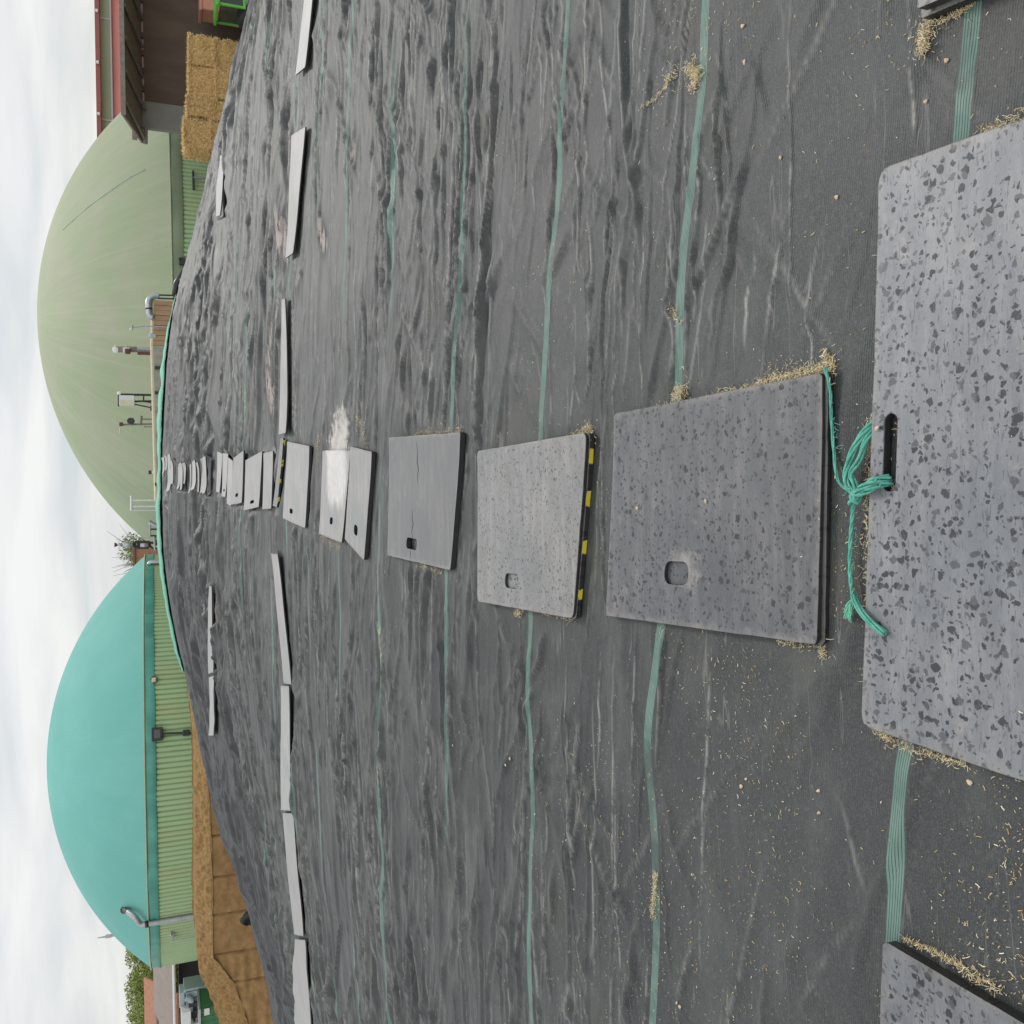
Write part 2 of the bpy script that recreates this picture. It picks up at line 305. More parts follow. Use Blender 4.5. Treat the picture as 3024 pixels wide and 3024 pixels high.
M['skirt_sage'] = simple('sage_skirt', (.19, .24, .15), .45, col2=(.13, .17, .11), scale=1.)
M['rim'] = simple('rim_rail', (.35, .42, .27), .4)
M['concrete'] = simple('concrete', (.36, .32, .27), .85, col2=(.23, .20, .165), scale=2.5, bump=.4)
M['timber'] = simple('rusty_boards', (.42, .25, .15), .8, col2=(.28, .17, .105), scale=3, stretch=(5, 5, .5))
M['cream'] = simple('cream_rail', (.62, .54, .40), .6, var=.15)
M['galv'] = simple('galvanised_steel', (.42, .44, .46), .38, metal=.55, var=.3)
M['galv_white'] = simple('white_steel', (.62, .61, .60), .45, var=.12)
M['dark'] = simple('dark_steel', (.035, .033, .032), .5, var=.4)
M['maroon'] = simple('maroon_paint', (.13, .03, .03), .5)
M['mesh_green'] = simple('green_net', (.155, .42, .30), .6, col2=(.10, .32, .22), scale=5, stretch=(1, 3, 1), bump=.5, bdist=.03)
M['red'] = simple('red_sheet', (.47, .16, .145), .5, var=.12, scale=.5)
M['red_dark'] = simple('dark_red_trim', (.27, .09, .08), .5)
M['hall_green'] = simple('hall_green_panel', (.30, .39, .24), .5, col2=(.35, .41, .28), scale=.3)
M['greybeam'] = simple('weathered_beam', (.23, .20, .175), .7, var=.35)
M['brownwall'] = simple('brown_boards', (.13, .095, .07), .85, col2=(.075, .055, .042), scale=1.2, stretch=(1, 1, .3))
M['pinkpane'] = simple('pale_pink_sheet', (.66, .44, .39), .4, var=.15)
M['pier'] = simple('grey_render', (.22, .22, .205), .8, var=.2, scale=1)
M['silage'] = simple('maize_silage', (.43, .27, .12), .95, col2=(.22, .135, .055), scale=7, bump=1, bdist=.06, spec=.1)
M['silage_cut'] = simple('cut_silage_face', (.35, .215, .10), .95, col2=(.24, .145, .065), scale=3, bump=.8, bdist=.03, spec=.1)
M['roofbrown'] = simple('brown_roof', (.24, .195, .165), .75, col2=(.17, .14, .125), scale=2, stretch=(3, .4, 1))
M['brick'] = simple('terracotta_tiles', (.40, .19, .12), .8, var=.3, scale=4)
M['blackwall'] = simple('black_cladding', (.012, .012, .014), .7)
M['tank'] = simple('blue_grey_tank', (.33, .40, .43), .4, var=.15)
M['container'] = simple('green_container', (.05, .17, .075), .5)
M['tractor'] = simple('bright_green_paint', (.10, .42, .06), .35, var=.15)
M['tyre'] = simple('tyre_rubber', (.02, .02, .02), .8)
M['glass'] = simple('dark_glass', (.03, .045, .045), .08, spec=.8, var=.1)
M['redlamp'] = simple('red_lamp', (.5, .02, .02), .3)
M['orange'] = simple('faded_orange', (.50, .24, .16), .6)
M['ground'] = simple('yard_concrete', (.36, .31, .24), .9, col2=(.24, .21, .165), scale=.6)
M['bark'] = simple('bark', (.09, .07, .05), .9)
def mat_leaf(name, a, b):
    t = NT(name); rn = t.geo('Random Per Island'); n = t.noise(t.coord('Object'), .8, 3); return t.out(t.mix(t.math('ADD', t.math('MULTIPLY', rn, .6), t.math('MULTIPLY', n, .4)), a, b), .6, .3)
M['leaf'] = mat_leaf('spring_leaf', (.15, .21, .045), (.27, .30, .09))
M['twine'] = simple('green_twine', (.13, .41, .32), .75, col2=(.045, .24, .18), scale=40, bump=.6, bdist=.003)
M['sheetblack'] = simple('black_sheet', (.015, .015, .016), .35)

# ------------------------------------------------------------------ the clamp surface
CY = np.array([-12, -4, 0, 2, 5, 8, 12, 16, 19, 25, 30, 36, 38.5]); CZ = np.array([-2.6, -2.05, -1.85, -1.75, -1.5, -1.27, -1.12, -1.0, -.93, -.7, -.4, -.02, -.02])
GX = np.array([-20.02,-18.63,-17.07,-15.97,-14.11,-12.66,-11.70,-9.03,-7.13,-5.49,-4.95,-4.03,-1.98,-.66,.41,1.37,2.70,4.57,6.27,7.57,9.31,10.46,12.13,13.80,14.97,17.02,18.75,20.46])
GZ = np.array([-3.83,-3.59,-3.25,-2.95,-2.61,-2.12,-1.83,-1.26,-.94,-.66,-.53,-.34,-.08,-.02,-.04,-.05,-.08,-.19,-.30,-.49,-.88,-1.20,-1.64,-1.98,-2.26,-2.81,-3.64,-4.25])
_gx = np.linspace(-26, 26, 1041); _g = sum(np.interp(_gx+o, GX, GZ) for o in np.linspace(-1., 1., 7))/7; _g -= np.interp(0, _gx, _g); _g -= np.maximum(0, np.abs(_gx)-20.3)*1.6
_cy = np.linspace(-14, 42, 1121); _c = sum(np.interp(_cy+o, CY, CZ) for o in np.linspace(-1, 1, 9))/9
_c = _c-np.maximum(0, _cy-37.6)*1.9-np.maximum(0, -10-_cy)*2
def H(x, y):
    m = np.interp(y, [0, 4, 9, 13, 18, 40], [.5, .55, .62, .85, 1, 1])
    return np.maximum(np.interp(y, _cy, _c)+np.interp(x, _gx, _g)*m+EYE, -.05)
def hit(x, y, dz=0.):
    d = ray(x, y); t = np.arange(.5, 60, .03); z = d[2]*t+EYE-dz-H(d[0]*t, d[1]*t); k = np.argmax(z < 0)
    if z[k] >= 0: k = np.argmin(np.where(t > 25, z, 9))
    a, b = t[max(k-1, 0)], t[k]
    for _ in range(25):
        m = (a+b)/2
        if d[2]*m+EYE-dz < H(d[0]*m, d[1]*m): b = m
        else: a = m
    q = d*b; return np.array([q[0], q[1]])

# rubber mats: corners in the photo (far right, far left, near left, near right)
MATS = []
def mt(corners, th=.022, lift=.012, mat='mat_dry', holes=(), label='', rad=.04, group=None, cat='rubber mat', world=False, curl=.006, cracks=()):
    q = [np.array(c, float) for c in corners] if world else [hit(*c, lift+th) for c in corners]
    MATS.append(dict(q=q, th=th, lift=lift, mat=mat, holes=holes, label=label, rad=rad, group=group, curl=curl, cracks=cracks))
GC, GR = 'rubber mats in the central line down the cover', 'rubber mats laid across the cover'
a, b = hit(2625, 505), hit(2572, 2140)
ar, bl = hit(3010, 372), hit(3015, 2292)
da, db = (ar-a)/np.linalg.norm(ar-a), (bl-b)/np.linalg.norm(bl-b)
mt([a, b, b+db*.85, a+da*.85], .026, .004, 'mat_wet', [(.50, .075, .068, .0125)], 'large rain spotted rubber mat in front, slot near its edge with twine knotted through', .036, GR, world=True)
a, b = hit(2642, 2768), hit(3024, 2990)
d1 = (b-a)/np.linalg.norm(b-a); d2 = hit(2630, 3020)-a; d2 /= np.linalg.norm(d2)
mt([a, a+d2*1.4, a+d2*1.4+d1*.8, a+d1*.8], .03, .004, 'mat_wet', (), 'rain spotted mat corner lying by the strip end, left of the large slotted mat', .02, GR, world=True)
a = hit(2752, 66); b = hit(2912, 0); d1 = (b-a)/np.linalg.norm(b-a); d2 = np.array([d1[1], -d1[0]]); d2 *= np.sign(d2[0])
mt([a+d2*1.3, a, a+d1*.8, a+d2*1.3+d1*.8], .028, .004, 'mat_wet', (), 'lower black edged mat under another at the right picture corner', .012, GR, world=True)
a2 = a+d1*.02+d2*.01
mt([a2+d2*1.3, a2, a2+d1*.8, a2+d2*1.3+d1*.8], .028, .042, 'mat_wet', (), 'upper black edged mat of the pair at the right picture corner', .012, GR, world=True)
mt([(1820, 1225), (1800, 1815), (2436, 1905), (2452, 1095)], .013, .003, 'mat_mid', (), 'lower mat under the dark spotted mat nearest the large slotted one', .016, GC)
mt([(1815, 1222), (1787, 1818), (2415, 1905), (2434, 1100)], .013, .017, 'mat_mid', [(.765, .40, .052, .062)], 'dark spotted square mat with one handle hole, on top next to the large slotted mat', .016, GC)
mt([(1425, 1335), (1425, 1770), (1704, 1828), (1746, 1277)], .020, .003, 'mat_yel', (), 'lower mat with yellow and black striped edge, beneath the grey grooved mat', .02, GC)
mt([(1415, 1332), (1413, 1776), (1695, 1828), (1738, 1276)], .013, .024, 'mat_grey', [(.835, .40, .045, .07)], 'grey speckled mat with square handle hole above a yellow striped edge', .03, GC)
mt([(1152, 1292), (1146, 1640), (1330, 1684), (1362, 1276)], .03, .004, 'mat_smooth', [(.86, .42, .045, .085)], 'cracked smooth grey mat with a split running to its small hole', .015, GC, cracks=[[(.815, .43), (.76, .415), (.70, .43), (.65, .41), (.59, .42)], [(.38, .475), (.32, .465), (.27, .475), (.2, .455), (.13, .46), (.05, .44)], [(.905, .41), (.94, .415), (.985, .405)]])
mt([(1037, 1318), (1020, 1592), (1077, 1655), (1100, 1334)], .03, .004, 'mat_dry', [(.80, .52, .05, .09)], 'thick pale mat partly under white powder, nearer of the overlapping pair', .015, GC)
mt([(951, 1330), (942, 1576), (1012, 1603), (1036, 1330)], .018, .012, 'mat_dry', [(.80, .50, .04, .06)], 'pale mat half buried in white powder, farther of the overlapping pair', .015, GC)
mt([(851, 1303), (835, 1530), (903, 1560), (916, 1317)], .025, .01, 'mat_dry', [(.86, .40, .03, .07)], 'ridged pale mat with dark front edge just beyond the powder covered pair', .02, GC)
mt([(830, 1296), (806, 1494), (818, 1498), (839, 1293)], .022, .02, 'mat_yel', (), 'narrow tilted mat showing yellow and black front edge beside the cross row', .01, GC)
mt([(779, 1338), (775, 1504), (800, 1502), (808, 1332)], .02, .03, 'mat_pale', (), 'pale mat just beyond the narrow yellow edged one', .02, GC)
mt([(725, 1359), (721, 1508), (766, 1497), (775, 1332)], .03, .03, 'mat_pale', [(.87, .55, .03, .12)], 'broad pale mat with one hole, slanted upper side, behind the cross row', .02, GC)
mt([(690, 1352), (684, 1491), (715, 1485), (718, 1330)], .025, .04, 'mat_pale', [(.82, .5, .035, .12)], 'pale mat with one hole, slanting right end, just beyond the broad pale mat', .02, GC)
mt([(672, 1348), (671, 1488), (682, 1494), (689, 1361)], .02, .03, 'mat_pale', (), 'thin pale mat wedged between two bigger ones before the dark crease', .02, GC)
mt([(657, 1338), (655, 1466), (666, 1468), (674, 1340)], .02, .04, 'mat_pale', [(.85, .5, .03, .15)], 'pale mat with corner hole, second from the dark crease on its near side', .02, GC)
mt([(641, 1332), (638, 1452), (648, 1456), (656, 1340)], .02, .05, 'mat_pale', (), 'round cornered pale mat lying right at the dark crease', .08, GC)
FARM = [(625, 1346, 1456, 9), (612, 1345, 1452, 12), (601, 1361, 1450, 9), (586, 1357, 1444, 9), (573, 1369, 1456, 6), (559, 1365, 1427, 8), (549, 1365, 1444, 6), (541, 1373, 1442, 8), (520, 1359, 1427, 9), (508, 1338, 1448, 7), (499, 1342, 1386, 6), (491, 1348, 1398, 6), (486, 1349, 1408, 4)]
FL_ = ['pale mat just past the dark crease, nearest of the far stretch', 'wide pale mat with small hole, second past the dark crease', 'slim pale mat, third past the dark crease', 'pale mat with wavy edge, fourth past the dark crease', 'thin sliver of pale mat standing alone in the far stretch', 'short pale mat just nearer than a thin curled one in the far stretch', 'thin curled mat midway between dark crease and green net', 'slanted pale mat, fifth from the green net', 'wide bright mat, fourth from the green net', 'long thin pale mat, third from the green net', 'short pale mat, second from the green net, offset to the right', 'short pale mat close by the farthest one at the green net', 'farthest mat of the central line, touching the green net']
for (px, y0, y1, dx), lb in zip(FARM, FL_):
    a, b = hit(px+dx/2, y0), hit(px+dx/2, y1)
    if y1 == 1408: a, b = hit(px+2, y0), hit(px+2, y1)
    dep = np.clip(np.linalg.norm(hit(px-dx/2, y0)-a), .5, 1.0) if px > 500 else .7
    u = np.array([.02*rng.normal(), 1.])
    mt([a+u*dep, b+u*dep, b, a], .025, .05+.05*rng.random(), 'mat_pale', (), 'curled '+lb if 'mat' in lb and rng.random() < .0 else lb, .05, GC, world=True, curl=.035)
# rows laid across
mt([(908, -70), (878, 224), (906, 199), (932, -70)], .015, .022, 'mat_pale', (), 'light mat of the cross row at the right picture edge, cut off by it', .02, GR, curl=.013)
mt([(862, 400), (850, 764), (872, 748), (902, 374)], .015, .022, 'mat_pale', (), 'broad light mat of the cross row with pointed end, right of the centre line', .02, GR, curl=.013)
mt([(836, 884), (827, 1284), (851, 1279), (846, 882)], .015, .022, 'mat_pale', (), 'long slim light mat of the cross row, right next to the centre line', .02, GR, curl=.013)
mt([(806, 1634), (838, 2018), (860, 2022), (826, 1636)], .015, .022, 'mat_pale', (), 'bent light mat of the cross row, first left of the centre line', .02, GR, curl=.013)
mt([(836, 2024), (834, 2392), (864, 2394), (858, 2026)], .015, .022, 'mat_pale', (), 'wavy light mat of the cross row, second left of the centre line', .02, GR, curl=.013)
mt([(838, 2400), (872, 2758), (900, 2764), (868, 2402)], .015, .022, 'mat_pale', (), 'wavy light mat of the cross row, third left of the centre line', .02, GR, curl=.013)
mt([(874, 2772), (884, 3090), (920, 3090), (905, 2775)], .015, .022, 'mat_pale', (), 'light mat of the cross row at the left picture edge, cut off by it', .02, GR, curl=.013)
mt([(616, 1730), (617, 1990), (631, 1985), (624, 1732)], .022, .085, 'mat_pale', (), 'slim light mat of the far cross row, nearer the centre line', .02, GR, curl=.013)
mt([(617, 2000), (618, 2172), (632, 2172), (631, 1996)], .022, .085, 'mat_pale', (), 'slim light mat of the far cross row, at its left end', .02, GR, curl=.013)
mt([(650, 458), (640, 640), (652, 636), (662, 460)], .022, .085, 'mat_pale', (), 'short light mat of the far cross row beneath the straw bales', .02, GR, curl=.013)

def inside(q, x, y):                        # signed distance to a convex quad, positive inside
    c = sum(q)/4; d = None
    for i in range(4):
        p, r = q[i], q[(i+1) % 4]; e_ = r-p; n = np.array([-e_[1], e_[0]]); n = n/(np.linalg.norm(n)+1e-9)
        if np.dot(c-p, n) < 0: n = -n
        k = (x-p[0])*n[0]+(y-p[1])*n[1]; d = k if d is None else np.minimum(d, k)
    return d
def wrinkle(x, y):
    s = x; v = y+.12*x; far = sst(13, 20, y+.12*x*0+.5*np.sin(x*.7)); near = sst(1.5, 5.5, y); mid = sst(3, 10, y)
    wv = v+.35*(fbm(s*.32, v*.5, 11)-.5)+.10*(vn(s*1.1, v*1.6, 21)-.5)
    z = 0
    def rid(fs, lam, seed, p, kf=3.2):
        sk = wv+.22*lam*s*(vn(s*.25, wv*.4, seed+80)-.5)
        n = vn(s*fs, sk/lam, seed)*.72+vn(s*fs*2.1, sk/lam*1.9, seed+50)*.28
        q = (2*n-1)*kf; return np.where(q > 0, np.clip(1-q*1.7, 0, 1), np.clip(1+q*.75, 0, 1))**p
    msk = sst(.35, .7, fbm(s*.35, v*.4, 5)); msk2 = sst(.4, .65, fbm(s*.5, v*.9, 6)); 
    z = z+rid(.30, .62, 1, 1.25)*(.005+.022*mid)*(.15+.85*msk)*(1+.9*far)+.05*mid*(fbm(s*.3, wv*1.5, 14, 2)-.5)
    z = z+rid(.45, .30, 2, 1.25)*(.003+.014*near)*(.1+.9*msk2)*(1+.9*far)
    z = z+rid(.8, .13, 3, 1.25)*(.0012+.0085*near)*(.3+.7*sst(.35, .7, fbm(s*.8, v*1.3, 8)))*(1+1.6*far)
    z = z+rid(.22, 1.5, 4, 1.3)*.10*far+(fbm(s*.18, v*.7, 9)-.5)*.16*far
    # diagonal pulls
    dg = (x*.8+y*1.1); dq = (x*1.1-y*.8)
    z = z+np.power(np.clip(1-np.abs(2*vn(dg*1.9, dq*.35, 31)-1)*4, 0, 1), 2)*.026*sst(.55, .7, fbm(x*.4, y*.4, 33))*(.4+near)
    dg = (x*-.9+y*1.1); dq = (x*1.1+y*.9)
    z = z+np.power(np.clip(1-np.abs(2*vn(dg*1.4, dq*.3, 41)-1)*4, 0, 1), 2)*.026*sst(.52, .7, fbm(x*.35+9, y*.4, 43))*(.4+near)
    # the deep crease across, and lesser ones
    for y0, k, dep, wd, sd in ((17.9, .10, .16, .45, 1), (12.6, .03, .05, .25, 2), (10.4, -.02, .04, .2, 3), (24., .05, .10, .6, 4), (28.5, -.04, .12, .6, 5)):
        yy = y-(y0+.35*abs(k)*np.abs(x)+k*x*.3+.5*(fbm(x*.22, x*0, 60+sd)-.5)); z = z-dep*np.exp(-(yy/wd)**2)*(.5+vn(x*.3, x*0+sd, 70+sd)) + dep*.6*np.exp(-((yy+1.6*wd)/(wd))**2)
    z = z+.02*(fbm(x*.7, y*.7, 77)-.5)*(.6+mid)
    return z
_wy = np.linspace(-14, 42, 225); _wx = np.linspace(-9, 9, 61); _WX, _WY = np.meshgrid(_wx, _wy); _wm = None
def wmean(y): return np.interp(y, _wy, _wm)
def matmask(x, y):
    m = np.zeros_like(x)
    for k in MATS:
        q = k['q']; X = [p[0] for p in q]; Y = [p[1] for p in q]
        sel = (x > min(X)-.3) & (x < max(X)+.3) & (y > min(Y)-.3) & (y < max(Y)+.3)
        if sel.any(): m[sel] = np.maximum(m[sel], sst(-.10, .03, inside(q, x[sel], y[sel])))
    return m
_wm = np.convolve(np.pad(wrinkle(_WX.ravel(), _WY.ravel()).reshape(_WX.shape).mean(1), 4, 'edge'), np.ones(9)/9, 'valid')
def surf(x, y):
    x = np.atleast_1d(np.asarray(x, float)); y = np.atleast_1d(np.asarray(y, float))
    fade = sst(-8, -2, y)*(1-sst(37.8, 39.5, y))
    end = 1-.75*sst(33.5, 36.5, y)
    return H(x, y)+(wrinkle(x, y)-wmean(y))*(1-.93*matmask(x, y))*(.3+.7*fade)*end

ys = [1.0]
while ys[-1] < 41.: ys.append(ys[-1]+.0015*max(ys[-1], 1.5)**1.15)
ys = np.concatenate([np.linspace(-13, .95, 140), np.array(ys)])
tt = np.linspace(-1, 1, 781)*math.asinh(25/3); xs = 3*np.sinh(tt)
YY, XX = np.meshgrid(ys, xs, indexing='ij'); xf, yf = XX.ravel(), YY.ravel()
# creases: long sharp folds of the cloth, each with a gentle back and a steep front
CRE = np.zeros_like(XX); PAL = np.zeros_like(XX)
def crease(x0, y0, ln, slope, amp, wd, wob, pale):
    a, b = x0-ln/2, x0+ln/2; i0, i1 = np.searchsorted(xs, (a, b))
    if i1-i0 < 3: return
    x_ = xs[i0:i1]; u_ = (x_-a)/ln; o1 = rng.random()*90
    yc = y0+slope*(x_-x0)+wob*(fbm(x_*1.3/max(.4, ln)*2+o1, x_*0, 700, 3)-.5)*2
    tap = np.sin(math.pi*u_)**.6*(.55+.9*vn(x_*2.2/max(.5, ln)+o1, x_*0, 701))
    j0, j1 = np.searchsorted(ys, (yc.min()-4*wd, yc.max()+3*wd))
    d = (ys[j0:j1, None]-yc[None, :])/math.sqrt(1+slope*slope)/wd     # + is away from the camera
    back = np.clip(1-d/2.6, 0, 1); front = np.clip(1+d/.75, 0, 1)
    h_ = np.where(d > 0, back*back*.6+.4*back, front*front*(3-2*front))
    h_ = h_-.15*np.exp(-((d+1.4)/.6)**2)
    CRE[j0:j1, i0:i1] += amp*h_*tap[None, :]
    if pale: PAL[j0:j1, i0:i1] = np.maximum(PAL[j0:j1, i0:i1], pale*np.exp(-((d-.1)/min(.4, .0075/wd*max(1, y0/5)))**2)*tap[None, :])  # narrow pale line on the crest, a fold highlight kept in the colour
def crop(n, y0, y1, ln, amp, wd, sl, wob, clus, pale=.3, pw=1., dg_=.2):
    k = 0
    while k < n:
        y = y0+(y1-y0)*rng.random()**pw; x = (rng.random()*2-1)*min(21, 1.0+y*.68)
        if rng.random() > sst(.33, .62, fbm(np.array(x*clus), np.array(y*clus*1.5), 720))+.12: continue
        g_ = .45+1.1*rng.random()**1.5; l_ = ln*(.4+1.3*rng.random()**1.6)
        sl_ = -.12+sl*rng.normal()
        if rng.random() < dg_: sl_ = (1 if rng.random() < .5 else -1)*(.35+.75*rng.random()); l_ *= .6
        wm_ = 1. if abs(sl_) < .3 else 1.9
        crease(x, y, l_, sl_, amp*g_*(1.35 if wm_ > 1 else 1), max(wd*(.6+.8*rng.random())*wm_, 0 if wm_ == 1 else .020+.006*abs(x)), wob*(.5+rng.random()), (pale*(.45 if wm_ > 1 else 1.)) if rng.random() < .6 else 0); k += 1
crop(90, 1.4, 3.4, .8, .0040, .013, .16, .03, .9, .9, 1., .45)
crop(26, 1.5, 4.0, .7, .0105, .036, .2, .05, .5, .2, 1., .7)
crop(520, 2.4, 7., .7, .0088, .013, .14, .04, .7, .8, 1., .25)
crop(560, 4., 13., 1.6, .015, .021, .12, .07, .4, .7, 1., .10)
crop(900, 3.2, 13., .6, .0082, .0115, .2, .03, .6, .7, 1., .14)
crop(36, 3.0, 11., 1.2, .016, .030, .2, .06, .4, .6, 1., .8)
crop(35, 4., 13., 2.0, .020, .030, .10, .06, .4, .6)
crop(620, 9., 22., 2.0, .028, .05, .11, .12, .25, .5)
crop(560, 16., 36., 3.2, .05, .11, .10, .2, .15, .35)
crop(640, 14., 36., 1.6, .036, .065, .14, .12, .25, .35)
zf = surf(xf, yf)
mk_ = matmask(xf, yf); endf = (1-.9*sst(33, 36.3, yf))*(1-sst(37.8, 39, yf))*(1-mk_)
zf = zf+CRE.ravel()*endf
ZG = zf.reshape(XX.shape)
def gsurf(x, y):                            # height of the finished cloth
    x = np.atleast_1d(np.asarray(x, float)); y = np.atleast_1d(np.asarray(y, float))
    i = np.clip(np.searchsorted(xs, x)-1, 0, len(xs)-2); j = np.clip(np.searchsorted(ys, y)-1, 0, len(ys)-2)
    u_ = np.clip((x-xs[i])/(xs[i+1]-xs[i]), 0, 1); v_ = np.clip((y-ys[j])/(ys[j+1]-ys[j]), 0, 1)
    return (ZG[j, i]*(1-u_)+ZG[j, i+1]*u_)*(1-v_)+(ZG[j+1, i]*(1-u_)+ZG[j+1, i+1]*u_)*v_
nx, ny = len(xs), len(ys); idx = np.arange(nx*ny).reshape(ny, nx)
quads = np.stack([idx[:-1, :-1], idx[:-1, 1:], idx[1:, 1:], idx[1:, :-1]], -1).reshape(-1, 4)
cov = np_mesh('silage_cover', np.stack([xf, yf, zf], 1), quads, M['cover'])
tag(cov, 'huge dark grey woven cover with thin green strips, wrinkled over the silage clamp', 'tarpaulin')
STRIP_Y = np.array([-1.46, -.41, .64, 1.69, 2.79, 3.83, 4.9, 6.17, 7.3, 8.4, 9.6, 10.8, 12.0, 13.3, 14.6, 16, 17.4])
strip_pos = yf+1.6*CRE.ravel()*sst(1.8, 3, yf)+.125*xf-.006*xf*np.abs(xf)*0+.10*(fbm(xf*.45, yf*.25, 90)-.5)*sst(1.8, 4, yf)*2.4+.10*(vn(xf*1.3, yf*.35, 91)-.5)*sst(1.6, 3, yf)+.045*(vn(xf*3.6, yf*.5, 92)-.5)*sst(1.8, 3.5, yf)
sv = np.interp(strip_pos, STRIP_Y, np.arange(len(STRIP_Y)))
sv = np.where(strip_pos > 17.4, 16.5, sv); sv = np.where(strip_pos < -1.46, .5, sv)
me = cov.data
def vattr(me, name, arr):
    at_ = me.attributes.new(name, 'FLOAT', 'POINT'); at_.data.foreach_set('value', np.ascontiguousarray(arr, dtype=np.float32))
vattr(me, 'strip', sv)
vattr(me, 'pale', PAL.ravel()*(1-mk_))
y0_ = 17.9+.35*.1*np.abs(xf)+.03*xf+.5*(fbm(xf*.22, xf*0, 61)-.5)
vattr(me, 'sheet', sst(-.15, .25, yf-y0_))
def seg_mask(pa, pb, wd, x, y, n=3):
    a, b = hit(*pa), hit(*pb); d = b-a; l2 = d@d+1e-9
    t = np.clip(((x-a[0])*d[0]+(y-a[1])*d[1])/l2, 0, 1); dd = np.hypot(x-a[0]-d[0]*t, (y-a[1]-d[1]*t)); return np.exp(-(dd/wd)**2)
st = np.zeros_like(xf)
for pa, pb, wd, k in (((640, 1570), (650, 1815), .42, 1.), ((690, 1620), (700, 1850), .28, .7), ((828, 700), (816, 640), .28, .9), ((845, 690), (850, 740), .16, .8), ((790, 1130), (812, 1225), .2, .8), ((800, 960), (790, 1080), .14, .6), ((690, 330), (670, 400), .5, .9), ((945, 660), (960, 720), .10, .7), ((1045, 445), (1040, 470), .12, .6), ((560, 1360), (580, 1420), .5, .5)):
    st = np.maximum(st, k*seg_mask(pa, pb, wd, xf, yf))
vattr(me, 'stain', st)
POW = [((1000, 1300), (1010, 1400), .33, 1.), ((1015, 1270), (1015, 1260), .22, .9), ((985, 1330), (990, 1440), .26, .8)]
def powder(x, y):
    p = np.zeros_like(x)
    for pa, pb, wd, k in POW: p = np.maximum(p, k*seg_mask(pa, pb, wd, x, y))
    return p
vattr(me, 'powder', powder(xf, yf))

# yard
gm = MB(); gm.add([(-900, -400, 0), (900, -400, 0), (900, 1600, 0), (-900, 1600, 0)], [(0, 1, 2, 3)])
tag(gm.build('ground', M['ground']), kind='structure')

